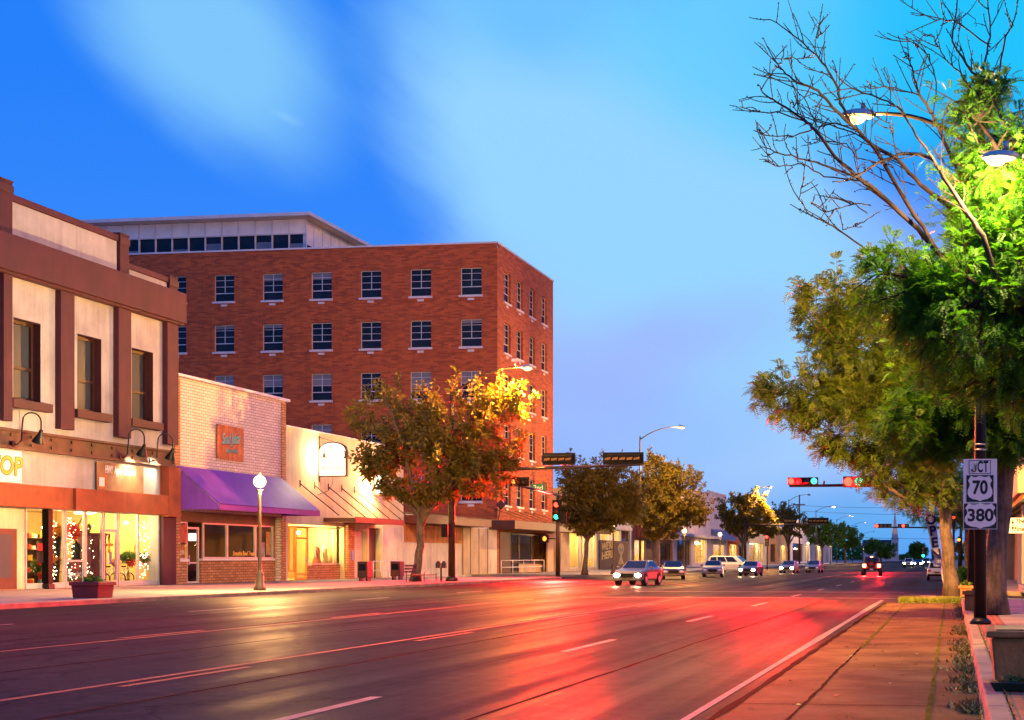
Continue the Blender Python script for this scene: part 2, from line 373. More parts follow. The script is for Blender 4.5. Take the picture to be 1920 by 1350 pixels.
# ------------------------------------------------------------------ ground, road, pavements
def ground():
    def struct(name, m, mat, bevel=0):
        o = m.build(name, mat, None, bevel); o['kind'] = 'structure'; return o
    # asphalt: dark, polished into wheel bands that run along the street
    m, nt, N, L = newmat('street_asphalt')
    p = coord(nt)
    mp = nd(nt, 'ShaderNodeMapping'); mp.inputs['Scale'].default_value = (1.1, 0.022, 1); L.new(p, mp.inputs[0])
    band = noise(nt, mp.outputs[0], 0.9, 5, 0.65)
    grain = noise(nt, p, 55, 3)
    patch = noise(nt, p, 0.22, 5)
    k = math_(nt, 'MULTIPLY', ramp(nt, band, 0.3, 0.7, 0.6, 1.3), ramp(nt, grain, 0.3, 0.7, 0.45, 1.6))
    k = math_(nt, 'MULTIPLY', k, ramp(nt, patch, 0.35, 0.65, 0.65, 1.25))
    mid = noise(nt, p, 3.2, 5, .7)
    k = math_(nt, 'MULTIPLY', k, ramp(nt, mid, 0.35, 0.65, 0.68, 1.3))
    vo = nd(nt, 'ShaderNodeTexVoronoi', feature='DISTANCE_TO_EDGE', i_Scale=0.16)
    wp = nd(nt, 'ShaderNodeVectorMath', operation='ADD'); L.new(p, wp.inputs[0])
    ns = nd(nt, 'ShaderNodeTexNoise', i_Scale=0.5, i_Detail=5); L.new(p, ns.inputs['Vector'])
    sc = nd(nt, 'ShaderNodeVectorMath', operation='SCALE'); sc.inputs['Scale'].default_value = 3.0; L.new(ns.outputs['Color'], sc.inputs[0]); L.new(sc.outputs[0], wp.inputs[1])
    L.new(wp.outputs[0], vo.inputs['Vector'])
    crack = ramp(nt, vo.outputs['Distance'], 0.002, 0.010, 0.25, 1.0)
    k = math_(nt, 'MULTIPLY', k, crack)
    cc = nd(nt, 'ShaderNodeCombineColor')
    for i, v in enumerate((0.026, 0.018, 0.016)): L.new(math_(nt, 'MULTIPLY', k, v), cc.inputs[i])
    rr = math_(nt, 'ADD', ramp(nt, band, 0.3, 0.7, 0.34, 0.56), ramp(nt, grain, 0.2, 0.8, -0.05, 0.05))
    rr = math_(nt, 'ADD', rr, ramp(nt, mid, .35, .65, -.09, .09))
    bp = nd(nt, 'ShaderNodeBump', i_Strength=.5, i_Distance=.01); L.new(grain, bp.inputs['Height'])
    df = nd(nt, 'ShaderNodeBsdfDiffuse', i_Roughness=.6); L.new(cc.outputs[0], df.inputs[0]); L.new(bp.outputs[0], df.inputs['Normal'])
    gl = nd(nt, 'ShaderNodeBsdfGlossy', i_Color=(.9, .72, .64, 1)); L.new(rr, gl.inputs['Roughness']); L.new(bp.outputs[0], gl.inputs['Normal'])
    mx = nd(nt, 'ShaderNodeMixShader'); L.new(ramp(nt, band, .3, .7, .12, .035), mx.inputs[0]); L.new(df.outputs[0], mx.inputs[1]); L.new(gl.outputs[0], mx.inputs[2])
    ou = nd(nt, 'ShaderNodeOutputMaterial'); L.new(mx.outputs[0], ou.inputs[0])
    M['asphalt'] = m
    # parking-lane concrete: brown, oil-stained slabs
    M['lane'] = pm('parking_lane_concrete', (0.185, 0.096, 0.034), 0.85, 0.6, 0.9, 32, 0.25, spec=0.08)
    M['linepaint'] = pm('worn_white_line', (0.24, 0.21, 0.18), 0.8, 0.45, 3, 14, 0.1)
    M['yellowpaint'] = pm('worn_yellow_line', (0.12, 0.075, 0.03), 0.8, 0.45, 3, 14, 0.1)
    M['tar'] = pm('tar_joint', (0.010, 0.008, 0.006), 0.95, 0.4, 5, 20, 0.6, spec=.02)
    M['moss'] = pm('mossy_joint', (0.13, 0.12, 0.015), 0.95, 0.5, 3, 30, 0.8, spec=.02)
    g = MB(); g.quad((-2500, -60, -0.02), (2500, -60, -0.02), (2500, 4500, -0.02), (-2500, 4500, -0.02))
    struct('ground', g, pm('dry_ground', (0.16, 0.13, 0.10), 0.95, 0.4, 0.05, 2))
    r = MB(); r.quad((KL, -40, 0), (KR, -40, 0), (KR, 1500, 0), (KL, 1500, 0))
    struct('road', r, M['asphalt'])
    r = MB(); r.quad((KR + .0, 48.6, 0.001), (60, 48.6, 0.001), (60, 55.5, 0.001), (KR, 55.5, 0.001))
    r.quad((-90, 96.5, 0.001), (KL, 96.5, 0.001), (KL, 108.5, 0.001), (-90, 108.5, 0.001))
    struct('side_road', r, M['asphalt'])
    r = MB(); r.quad((-2.12, -10, 0.006), (KR - .02, -10, 0.006), (KR - .02, 46.5, 0.006), (-2.12, 46.5, 0.006))
    struct('parking_lane', r, M['lane'])
    # joints in the concrete, wavering
    def strip(m, x, w, y0, y1, z, wob=0.02, n=90):
        rg = np.random.RandomState(int(abs(x) * 100))
        xs = x + np.cumsum(rg.normal(0, wob * .35, n)) * .5; ws = w * (0.55 + rg.rand(n) * .9)
        ys = np.linspace(y0, y1, n)
        for i in range(n - 1):
            m.quad((xs[i] - ws[i] / 2, ys[i], z), (xs[i] + ws[i] / 2, ys[i], z), (xs[i + 1] + ws[i + 1] / 2, ys[i + 1], z), (xs[i + 1] - ws[i + 1] / 2, ys[i + 1], z))
    r = MB(); strip(r, -2.12, 0.085, 3, 46.4, 0.010); strip(r, -1.45, 0.035, 3, 24, 0.010)
    struct('tar_joint', r, M['tar'])
    r = MB(); strip(r, -1.43, 0.05, 23, 46.4, 0.0115); strip(r, -0.22, 0.045, 3, 46.4, 0.011, 0.012); strip(r, -2.02, 0.06, 33, 46.4, 0.0115)
    struct('mossy_joint', r, M['moss'])
    r = MB()
    for x, y0, y1 in ((-4.3, 6, 48), (-8.1, 3, 49), (-11.9, 10, 120), (-16.4, 20, 49), (-18.9, 30, 140)): strip(r, x, .05, y0, y1, .0035, .03)
    struct('tar_seam', r, M['tar'])
    r = MB(); [r.quad((-2.08, y, .0105), (KR - .03, y + .02, .0105), (KR - .03, y + .045, .0105), (-2.08, y + .025, .0105)) for y in (9.2, 14.1, 19.0, 24.2, 29.3, 34.6, 40.2)]
    struct('lane_joint', r, M['tar'])
    # painted lines
    w = MB()
    strip(w, -2.36, 0.13, 2, 49.5, 0.006, 0.0, 9)
    for y in np.arange(11.0, 320, 10.6):
        w.quad((-6.0, y, 0.005), (-5.86, y, 0.005), (-5.86, y + 3.3, 0.005), (-6.0, y + 3.3, 0.005))
        w.quad((-20.4, y + 4, 0.005), (-20.25, y + 4, 0.005), (-20.25, y + 7.3, 0.005), (-20.4, y + 7.3, 0.005))
    for y, k in ((51.5, .4), (60.5, .45)): w.quad((-13.5, y, 0.007), (-2.0, y, 0.007), (-2.0, y + k, 0.007), (-13.5, y + k, 0.007))
    w.quad((-1.2, 54.2, 0.007), (-.6, 54.2, 0.007), (-.6, 55.6, 0.007), (-1.2, 55.6, 0.007))
    struct('white_road_marking', w, M['linepaint'])
    w = MB()
    for x in (-9.6, -14.6):
        for y0, y1 in ((5, 49), (70, 600)):
            w.quad((x, y0, 0.005), (x + .12, y0, 0.005), (x + .12, y1, 0.005), (x, y1, 0.005))
        for y in list(np.arange(6, 46, 9.0)) + list(np.arange(72, 300, 9.0)):
            xx = x + (.3 if x > -12 else -.3)
            w.quad((xx, y, 0.005), (xx + .12, y, 0.005), (xx + .12, y + 3, 0.005), (xx, y + 3, 0.005))
    struct('yellow_road_marking', w, M['yellowpaint'])
    # right pavement: kerb, brick band, slabs
    kb = MB()
    n = 26; ys = np.linspace(2, 47.2, n); rg = np.random.RandomState(3)
    for i in range(n - 1):
        j = rg.normal(0, .006)
        kb.hexa([(KR + j, ys[i] + .006, -.02), (KR + .22, ys[i] + .006, -.02), (KR + .22, ys[i + 1] - .006, -.02), (KR + j, ys[i + 1] - .006, -.02)],
                [(KR + .03 + j, ys[i] + .006, SW + j * .5), (KR + .22, ys[i] + .006, SW), (KR + .22, ys[i + 1] - .006, SW), (KR + .03 + j, ys[i + 1] - .006, SW + j * .5)])
    kb.box(KR, KR + .22, 56.5, 900, -.02, SW)
    struct('right_kerb', kb, M['kerb'], 0.02)
    bm_ = brick('paver_brick', srgb(178, 92, 58), srgb(140, 64, 42), srgb(92, 70, 54), 0.22, 0.11, 0.012, 0.85, 0.25)
    nt = bm_.node_tree                                            # pavers lie flat: course them by x and y
    for n_ in nt.nodes:
        if n_.bl_idname == 'ShaderNodeCombineXYZ':
            sp = [q for q in nt.nodes if q.bl_idname == 'ShaderNodeSeparateXYZ'][0]
            nt.links.new(sp.outputs[1], n_.inputs[0]); nt.links.new(sp.outputs[0], n_.inputs[1])
    b = MB(); b.box(KR + .23, KR + .74, 2, 47.2, -.02, SW - .004)
    struct('brick_paving', b, bm_)
    b = MB()
    for i, y in enumerate(np.arange(2, 47, 1.52)):
        b.box(KR + .75, XR, y + .006, min(y + 1.51, 47.2), -.02, SW - (0.002 if i % 2 else 0))
    b.box(KR + .23, XR + .0, 56.5, 900, -.02, SW)
    struct('right_pavement', b, M['concrete'])
    b = MB(); b.box(XR, 40, 2, 47.2, -.02, SW - .006); b.box(XR, 40, 56.5, 58, -.02, SW - .006)
    struct('plaza_paving', b, M['concrete'])
    # left pavement with kerb
    b = MB(); b.box(XL - 2, KL - .24, 20, 96, -.02, SW); b.box(XL - 2, KL - .24, 109, 900, -.02, SW)
    struct('left_pavement', b, M['concrete'])
    b = MB(); b.box(KL - .235, KL, 20, 96, -.02, SW - .003); b.box(KL - .235, KL, 109, 900, -.02, SW - .003)
    struct('left_kerb', b, M['kerb'], 0.02)
    # kerb return of the corner, with its strip of grass
    b = MB(); b.hexa([(-1.75, 46.55, -.02), (KR - .005, 46.55, -.02), (KR - .005, 48.0, -.02), (-1.5, 48.0, -.02)], [(-1.6, 46.65, .07), (KR - .005, 46.65, .07), (KR - .005, 47.9, .07), (-1.4, 47.9, .07)])
    struct('kerb_island', b, M['kerb'], 0.02)
    def blades(name, pts, h, mat, rad, seed, lean=.5):
        rg = np.random.RandomState(seed)
        m = MB(); 
        for (x, y, z) in pts:
            a = rg.rand() * 6.28; hh = h * (0.4 + rg.rand()); d = Vector((math.cos(a), math.sin(a), 0)); t = Vector((-d.y, d.x, 0)) * rad * (0.5 + rg.rand())
            p = Vector((x, y, z)); tip = p + d * hh * lean * (rg.rand() * 1.6) + Vector((0, 0, hh))
            m.add([p - t, p + t, tip], [(0, 1, 2)])
        o = m.build(name, mat); o['kind'] = 'stuff'; return o
    rg = np.random.RandomState(5)
    pts = [(-1.7 + rg.rand() * 1.95, 46.25 + abs(rg.normal(0, .5)), 0.01 if rg.rand() < .4 else .065) for _ in range(6500)]
    blades('verge_grass', pts, .13, M['grass'], .012, 6)
    pts = []
    for y0, y1, k in ((8, 11.2, 600), (11.8, 12.7, 260), (13.4, 14.6, 300), (15.5, 17.6, 500), (18.2, 21.4, 900), (21.5, 25.5, 900), (27, 31, 500), (33, 45, 500)):
        for _ in range(k):
            y = y0 + (y1 - y0) * rg.beta(1.6, 1.6)
            wmax = 0.26 * (0.35 + 0.65 * abs(math.sin(y * 2.3 + y0)))
            pts.append((KR - .03 - abs(rg.normal(0, .45)) * wmax, y, .008))
    blades('gutter_weeds', pts, .055, M['litter'], .016, 9, 1.3)
    pts = [(KR + .225 + rg.normal(0, .012), 5 + rg.rand() * 40, SW - .01) for _ in range(900)]
    blades('paving_weeds', pts, .035, M['grass'], .008, 19, 1.0)
    pts = []
    for k in range(2400): pts.append((-1.9 + abs(rg.normal(0, .6)) , 46.2 + rg.normal(0, .05), .01))
    pts = [(KR + .3 + rg.rand() * 1.2, 48 + rg.rand() * 1.5 - .6, SW - .01) for _ in range(1200)]
    blades('corner_grass', pts, .16, M['grass'], .012, 29)
    # scraps and dead leaves on the lane
    m = MB()
    for _ in range(150):
        x, y = -2 + rg.rand() * 2.1, 6 + rg.rand() * 38; a = rg.rand() * 6.28; l = .015 + rg.rand() * .035
        d = Vector((math.cos(a), math.sin(a), 0)) * l; t = Vector((-d.y, d.x, .012)) * .5
        p = Vector((x, y, .02)); m.quad(p - d, p - t, p + d, p + t)
    o = m.build('leaf_litter', M['litter']); o['kind'] = 'stuff'
    # the built-up end of the street, far off
    m = MB()
    rg = np.random.RandomState(11)
    for _ in range(9000):
        x = -160 + rg.rand() * 330; hgt = 9 + 5 * math.sin(x * .06) + 3 * math.sin(x * .21 + 1)
        if -22 < x < -4: continue
        z = rg.rand() * max(hgt, 2); y = 1080 + rg.rand() * 60
        a = Vector(rg.normal(0, 1, 3)).normalized() * (1.0 + rg.rand()); b = Vector(rg.normal(0, 1, 3)).normalized() * (.8 + rg.rand())
        p = Vector((x, y, z)); m.quad(p - a, p - b, p + a, p + b)
    o = m.build('distant_treeline', M['leaf_far']); o['kind'] = 'stuff'
ground()

# ------------------------------------------------------------------ left side: two-storey maroon and cream building
FL = Fr('L', XL)
def windows(parent, fr, proto, spots, d):
    pass
def two_storey():
    u0, u1 = LY(-330), LY(323)
    t = empty('shop_building', (XL, LY(150), 0), 'two-storey cream stucco building with maroon cornice and pilasters', 'building')
    wins = [(LY(a), LY(b), 7.85, 11.15) for a, b in ((-245, -195), (-105, -52), (25, 76), (145, 190), (247, 287))]
    shop = (LY(-290), LY(297), SW, 3.5)
    m = MB(); FL.wall(m, u0, u1, 0, 14.4, wins + [shop], 0.5)
    m.quad((XL, u1, 0), (XL, u1, 14.3), (XL - 18, u1, 14.3), (XL - 18, u1, 0)); m.quad((XL, u0, 0), (XL, u0, 16), (XL - 18, u0, 16), (XL - 18, u0, 0))
    m.quad((XL - 18, u0, 0), (XL - 18, u1, 0), (XL - 18, u1, 14.2), (XL - 18, u0, 14.2)); m.quad((XL, u0, 14.2), (XL, u1, 14.2), (XL - 18, u1, 14.2), (XL - 18, u0, 14.2))
    m.build('wall', M['cream'], t)
    m = MB(); FL.box(m, u0, LY(333), 12.86, 14.32, 0.003, .48)
    FL.box(m, u0, LY(332.2), 12.74, 12.86, 0.003, .38)
    m.build('cornice', M['maroon'], t, .03)
    m = MB()
    FL.box(m, u0, LY(221), 14.325, 16.0, -.30, .0)                    # parapet body
    FL.box(m, LY(236), LY(320), 14.325, 14.8, -.30, .0)
    FL.box(m, u0, LY(224), 15.78, 16.05, .0, .12); FL.box(m, LY(233), LY(322), 14.70, 14.95, .0, .12)
    FL.box(m, u0, LY(221), 14.325, 14.42, .0, .06)
    m.build('parapet', M['maroon'], t, .02)
    for a, b, zt in ((-9, 17, 16.45), (219, 236, 16.10), (312, 328, 14.98)):
        m = MB(); FL.box(m, LY(a), LY(b), 14.325, zt, -.20, .16)
        p = m.build('parapet_pier', M['maroon'], t, .02)
        m = MB(); FL.box(m, LY(a - .8), LY(b + .8), zt - .42, zt - .12, .163, .20); FL.box(m, LY(a - .6), LY(b + .6), zt + .004, zt + .08, -.22, .19)
        m.build('pier_cap', M['maroon_dark'], p, .015)
    m = MB(); FL.box(m, u0, LY(-9), 14.45, 15.75, .004, .05)
    FL.box(m, LY(20), LY(217), 14.45, 15.75, .004, .05); FL.box(m, LY(241), LY(311), 14.40, 14.68, .004, .05)
    m.build('parapet_panel', M['cream'], t)
    for a, b in ((-150, -122), (-5, 12), (103, 129), (212, 236), (304, 325)):
        m = MB(); FL.box(m, LY(a), LY(b), 6.9, 12.735, .003, .28)
        m.build('pilaster', M['maroon'], t, .02)
    for (a, b, z0, z1) in wins:
        m = MB(); w = .16
        for q in ((a, a + w, z0, z1), (b - w, b, z0, z1), (a + w, b - w, z1 - w, z1), (a + w, b - w, z0, z0 + w), (a + w, b - w, 9.15, 9.27)):
            FL.box(m, q[0], q[1], q[2], q[3], -.50, -.32)
        f = m.build('window', M['darkwood'], t)
        m = MB(); FL.box(m, a + w, b - w, z0 + w, z1 - w, -.47, -.43); m.build('pane', M['greyglass'], f)
        m = MB(); FL.box(m, a - .42, b + .42, z0 - .36, z0 - .004, -.28, .30); m.build('sill', M['maroon_dark'], f, .02)
        m = MB()
        for q in ((a + .001, a + .015, z0, z1), (b - .015, b - .001, z0, z1), (a + .015, b - .015, z1 - .015, z1 - .001)): FL.box(m, q[0], q[1], q[2], q[3], -.318, .004)
        m.build('reveal_lining', M['maroon_dark'], f)
    m = MB(); FL.box(m, u0, LY(320), 5.82, 6.62, .003, .16); FL.box(m, u0, LY(320), 6.52, 6.62, .16, .26); FL.box(m, u0, LY(320), 5.82, 5.92, .16, .26)
    for a in range(-100, 320, 38):
        for z in (6.05, 6.38): m.disc((XL + .19, LY(a), z), (1, 0, 0), .07, .06, 8)
    m.build('steel_beam', M['beam'], t)
    m = MB()
    FL.box(m, u0, LY(124), 3.5, 4.42, .003, .34)
    FL.box(m, LY(124.01), LY(300), 3.5, 4.42, .003, .46)
    FL.box(m, LY(300.02), LY(323), 3.42, 5.815, .003, .46)
    m.build('lower_fascia', M['orange'], t, .02)
    m = MB(); FL.box(m, LY(299), LY(323), SW, 3.415, .003, .22); m.build('corner_pier', M['maroon'], t, .02)
    # shop front: set back glazing, room behind it
    D = -.15
    m = MB(); m.quad((XL - 6, u0, SW), (XL - 6, u1, SW), (XL - 6, u1, 3.7), (XL - 6, u0, 3.7))
    m.quad((XL + D, u0 + .01, SW), (XL - 6, u0 + .01, SW), (XL - 6, u0 + .01, 3.7), (XL + D, u0 + .01, 3.7)); m.quad((XL + D - .08, LY(298), SW), (XL - 6, LY(298), SW), (XL - 6, LY(298), 3.7), (XL + D - .08, LY(298), 3.7))
    m.quad((XL, u0, 3.62), (XL - 6, u0, 3.62), (XL - 6, u1, 3.62), (XL, u1, 3.62))
    m.quad((XL - 2.2, LY(48), SW), (XL - 6, LY(48), SW), (XL - 6, LY(48), 3.6), (XL - 2.2, LY(48), 3.6))
    m.build('interior', M['room'], t)
    m = MB(); m.box(XL - 6, XL - .02, u0, u1, SW + .002, SW + .03); m.build('interior_floor', M['shopfloor'], t)
    FD = Fr('L', XL + D)
    m = MB(); FD.box(m, u0, along(46, FD.c), SW + .03, 3.6, -.1, .0); m.build('entry_wall', M['stucco'], t)
    m = MB()
    FD.box(m, LY(-60), along(28, FD.c), SW + .03, 2.62, .003, .09); dr = m.build('door', M['darkwood'], t)
    m = MB(); FD.box(m, LY(-50), along(18, FD.c), .65, 2.4, .0905, .11); m.build('pane', M['greyglass'], dr)
    bars = [46, 119, 121, 157, 159, 190, 193, 218, 221, 258, 295]
    for a, b, d_ in ((46, 120, 0), (121.5, 158, 1), (159, 191, 0), (220.5, 296, 1)):
        m = MB(); w = .07
        ua, ub = along(a, FD.c), along(b, FD.c)
        for q in ((ua, ua + w, SW + .03, 3.6), (ub - w, ub, SW + .03, 3.6), (ua + w, ub - w, SW + .03, .40), (ua + w, ub - w, 3.46, 3.6)): FD.box(m, q[0], q[1], q[2], q[3], -.06, .06)
        if a == 121.5: FD.box(m, ua + w, ub - w, 1.28, 1.36, -.05, .05)
        if a == 220.5: FD.box(m, along(256.5, FD.c), along(259.5, FD.c), .40, 3.46, -.05, .05)
        f = m.build('shop_window', M['alu'], t)
        m = MB(); m.quad((XL + D, ua + w, .40), (XL + D, ub - w, .40), (XL + D, ub - w, 3.46), (XL + D, ua + w, 3.46)); m.build('pane', M['glass'], f)
    m = MB(); ua, ub = along(193, FD.c), along(219, FD.c); w = .09
    for q in ((ua, ua + w, SW + .03, 3.6), (ub - w, ub, SW + .03, 3.6), (ua + w, ub - w, SW + .03, .42), (ua + w, ub - w, 2.62, 2.74), (ua + w, ub - w, 3.46, 3.6)): FD.box(m, q[0], q[1], q[2], q[3], -.05, .05)
    FD.box(m, ub - w - .25, ub - w - .2, 1.15, 1.35, .052, .12)
    f = m.build('door', M['alu'], t)
    m = MB(); m.quad((XL + D, ua + w, .42), (XL + D, ub - w, .42), (XL + D, ub - w, 3.46), (XL + D, ua + w, 3.46)); m.build('pane', M['glass'], f)
    # ceiling lights of the shop
    for a, x in ((70, -2.0), (140, -2.8), (235, -1.9), (275, -3.2)):
        m = MB(); m.box(XL + x - .16, XL + x + .16, LY(a) - .5, LY(a) + .5, 3.52, 3.58); m.build('ceiling_light', M['strip'], t)
    for a, x, e in ((100, -2.2, 120), (165, -2.2, 110), (215, -1.7, 230), (262, -2.6, 130)):
        lamp('POINT', 'shop_lamp', (XL + x, LY(a), 3.1), e * 2.2, (1, .70, .28), t, .15)
    lamp('POINT', 'entry_lamp', (XL - .35, LY(12), 3.3), 220, (1, .66, .22), t, .1)
    return t
A = two_storey()

def fairy_lights():
    t = MB(); rg = np.random.RandomState(21)
    for a, b, n in ((124, 158, 90), (264, 292, 90), (100, 119, 60), (4, 26, 0), (160, 190, 30)):
        for _ in range(n):
            u = LY(a + (b - a) * rg.beta(2.2, 1.4)); z = .5 + rg.rand() * 2.7
            t.ball((XL - .28 - rg.rand() * .1, u, z), .016 + rg.rand() * .012, 3)
    o = t.build('fairy_lights', M['fairy']); tag(o, 'strings of warm fairy lights hanging inside the gift shop window', 'string lights')
fairy_lights()

# things in the gift shop windows
def sprig_mesh(m, c, r, n, size, rg, sq=(1, 1, 1)):
    for _ in range(n):
        d = Vector(rg.normal(0, 1, 3)).normalized() * r * (0.5 + .5 * rg.rand())
        p = Vector(c) + Vector((d.x * sq[0], d.y * sq[1], d.z * sq[2]))
        a = Vector(rg.normal(0, 1, 3)).normalized() * size * (.6 + rg.rand() * .8); b = a.cross(Vector(rg.normal(0, 1, 3))).normalized() * size * .4
        m.quad(p, p + a * .5 + b, p + a, p + a * .5 - b)
goods_blue = pm('blue_goods', (.05, .12, .30), .5, .3, 4)
def gift_shop_goods():
    rg = np.random.RandomState(33); F = SW + .03
    for px, lab in ((240, 'round topiary tree on a stem at left behind the gift shop glass'), (273, 'round topiary tree on a stem beside the hanging fairy lights')):
        x = XL - .75; y = along(px, x)
        t = empty('topiary', (x, y, F), lab, 'plant', 'topiaries in the gift shop window')
        m = MB(); sprig_mesh(m, (x, y, 1.45), .42, 700, .1, rg, (1, 1.1, .7)); m.build('crown', M['leaf_far'], t)
        m = MB(); m.tube([(x, y, F), (x, y, 1.4)], .03)
        for k in range(4): m.tube([(x, y, F + .3), (x + .3 * math.cos(k * 1.57), y + .3 * math.sin(k * 1.57), F + .02)], .02, 6)
        m.build('stem', M['darkwood'], t)
    for px, lab, red in ((206, 'small bicycle with bright flowers behind the glass shop door', 1), (235, 'small bicycle with red basket below the topiary in the gift shop', 0)):
        x = XL - .6; y = along(px, x)
        t = empty('bicycle', (x, y, F), lab, 'bicycle', 'display bicycles in the gift shop')
        def ring(m, cy):
            m.tube([(x + .05 * math.cos(k * .5236), cy + .27 * math.cos(k * .5236), F + .3 + .27 * math.sin(k * .5236)) for k in range(13)], .022, 6)
            for k in range(6): m.tube([(x, cy, F + .3), (x, cy + .26 * math.cos(k * 1.047), F + .3 + .26 * math.sin(k * 1.047))], .005, 4)
        for q in (-.36, .36):
            m = MB(); ring(m, y + q); m.build('wheel', M['tire'], t)
        m = MB()
        for a, b in (((y - .36, .3), (y - .12, .75)), ((y - .12, .75), (y + .25, .78)), ((y + .36, .3), (y + .24, 1.0)), ((y - .36, .3), (y, .3)), ((y, .3), (y - .14, .85)), ((y, .3), (y + .25, .78))):
            m.tube([(x, a[0], F + a[1]), (x, b[0], F + b[1])], .018, 6)
        m.tube([(x - .22, y + .2, F + 1.0), (x, y + .24, F + 1.0), (x + .22, y + .2, F + 1.0)], .014, 6)
        m.build('frame', M['steel'], t)
        m = MB(); m.box(x - .07, x + .07, y - .24, y - .04, F + .84, F + .90); m.build('saddle', M['black'], t)
        m = MB(); sprig_mesh(m, (x + .1, y + .3, F + 1.05), .2, 260, .08, rg); m.build('basket_flowers', M['redpetal' if not red else 'petal'], t)
    # a rack of greetings, dress form, red cupboard, flower garland, candelabrum, wall cross
    x = XL - .7; y = along(174, x)
    t = empty('cupboard', (x, y, F), 'tall dark red cupboard standing left of the glass shop door', 'cupboard')
    m = MB(); m.box(x - .35, x + .3, y - .58, y + .58, F, 2.45); m.box(x - .38, x + .34, y - .63, y + .63, 2.452, 2.56); m.build('body', M['maroon'], t, .02)
    for k in (-1, 1):
        m = MB(); m.box(x + .302, x + .33, y + min(0, k * .54) + .02, y + max(0, k * .54) - .02, F + .1, 2.35); d = m.build('door', M['maroon_dark'], t, .015)
        m = MB(); m.ball((x + .36, y + k * .07, 1.3), .03, 5); m.build('knob', M['gold'], d)
    x = XL - .65; y = along(143, x)
    t = empty('dress_form', (x, y, F), 'black dress form on a thin stand in the gift shop window', 'dress form')
    m = MB(); m.lathe((x, y, 1.2), [(.14, 0), (.2, .15), (.16, .42), (.22, .7), (.17, .86), (.06, .92), (.05, 1.02)], 14); m.build('torso', M['black'], t)
    m = MB(); m.tube([(x, y, F + .02), (x, y, 1.22)], .025); m.lathe((x, y, F), [(.22, 0), (.2, .04), (.03, .06)], 12); m.build('stand', M['darkwood'], t)
    for px, z, r, n, mt, lab in ((106, 2.55, .42, 700, 'petal', 'spray of orange and yellow flowers behind the dark post'), (104, 1.35, .3, 420, 'petal', 'low yellow flower arrangement in a tall black stand'), (137, 2.6, .45, 650, 'redpetal', 'garland of red and orange blooms at the top of the shop window'), (72, 1.05, .42, 420, 'leaf_far', 'dark green wreath with red bows leaning in the left shop window'), (163, 2.75, .22, 240, 'leaf_far', 'small green arrangement on top of the red cupboard')):
        x = XL - .6; y = along(px, x)
        t = empty('flower_arrangement', (x, y, z), lab, 'flowers', 'flower displays in the gift shop window')
        m = MB(); sprig_mesh(m, (x, y, z), r, n, .11, rg, (.5, 1, .9)); m.build('blooms', M[mt], t)
        if mt == 'leaf_far' and px < 100:
            for q in ((-.25, .2), (.2, -.25), (-.15, -.3)):
                m = MB(); sprig_mesh(m, (x + .2, y + q[0], z + q[1]), .1, 60, .09, rg); m.build('bow', M['redpetal'], t)
        m = MB()
        if px in (106, 104): m.lathe((x, y, F), [(.16, 0), (.10, .3), (.2, z - r - F + .3)], 12)
        elif px == 72: m.tube([(x - .1, y, F), (x, y, z)], .03)
        elif px == 137: m.tube([(x, y - .7, 3.3), (x, y - .3, 2.8), (x, y + .3, 2.75), (x, y + .7, 3.3)], .03)
        else: m.lathe((x - .3, y, 2.565), [(.1, 0), (.15, .15)], 10)
        m.build('holder', M['black'], t)
    x = XL - 1.2; y = along(262, x)
    t = empty('candelabrum', (x, y, F), 'black iron candelabrum standing between the topiaries', 'candelabrum')
    m = MB(); m.tube([(x, y, F), (x, y, 2.15)], .02)
    for k in (-1, 1):
        for q in (.22, .42): m.tube([(x, y, 1.65), (x, y + k * q, 1.7), (x, y + k * q, 2.0)], .015, 6)
    m.lathe((x, y, F), [(.2, 0), (.03, .08)], 10); m.build('frame', M['black'], t)
    for q in (-.42, -.22, 0, .22, .42):
        m = MB(); m.tube([(x, y + q, 2.0 if q else 2.15), (x, y + q, 2.2 if q else 2.35)], .025, 6); m.build('candle', M['cream'], t)
    for x, p0, p1, lab in ((XL - 2.6, 58, 118, 'tall shelf of gifts deep in the left part of the gift shop'), (XL - 3.2, 205, 262, 'tall shelf of gifts deep behind the shop door'), (XL - 2.4, 266, 290, 'narrow shelf of gifts behind the right-hand topiary')):
        ya, yb = along(p0, x), along(p1, x); ym = (ya + yb) / 2
        t = empty('display_shelf', (x, ym, F), lab, 'shelf', 'gift shelves in the shop')
        m = MB(); m.box(x - .42, x - .40, ya, yb, F, 2.5); m.build('back_board', M['darkwood'], t)
        for k in range(5):
            m = MB(); m.box(x - .395, x, ya, yb, F + .12 + k * .5, F + .155 + k * .5); m.build('shelf', M['darkwood'], t)
            for c, mt in ((0, 'redpetal'), (1, 'gold'), (2, 'chalk'), (3, 'darkwood'), (4, 'awn')):
                m = MB(); n_ = 0
                mtt = M.get(mt) or goods_blue
                y_ = ya + .1 + .17 * c
                while y_ < yb - .2:
                    w_ = .08 + rg.rand() * .16; h_ = .12 + rg.rand() * .25
                    if rg.rand() < .75: m.box(x - .34, x - .1 - rg.rand() * .1, y_, y_ + w_, F + .157 + k * .5, F + .157 + k * .5 + h_); n_ += 1
                    y_ += .85
                if n_: o_ = m.build('goods', mtt, t); o_['kind'] = 'stuff'
    # papers on the glass
    FD = Fr('L', XL - .15)
    P = [(68, 77, 1.75, 2.05, 'redlet', 'red notice taped to the left shop window'), (66, 80, 1.25, 1.7, 'darkwood', 'dark poster below the red notice in the left shop window'), (83, 95, 2.05, 2.5, 'stucco', 'yellow poster behind the dark post'), (83, 95, 1.3, 1.95, 'sign_white', 'white printed poster behind the dark post'), (200, 204, 2.35, 2.55, 'darkwood', 'small brown card on the glass shop door')]
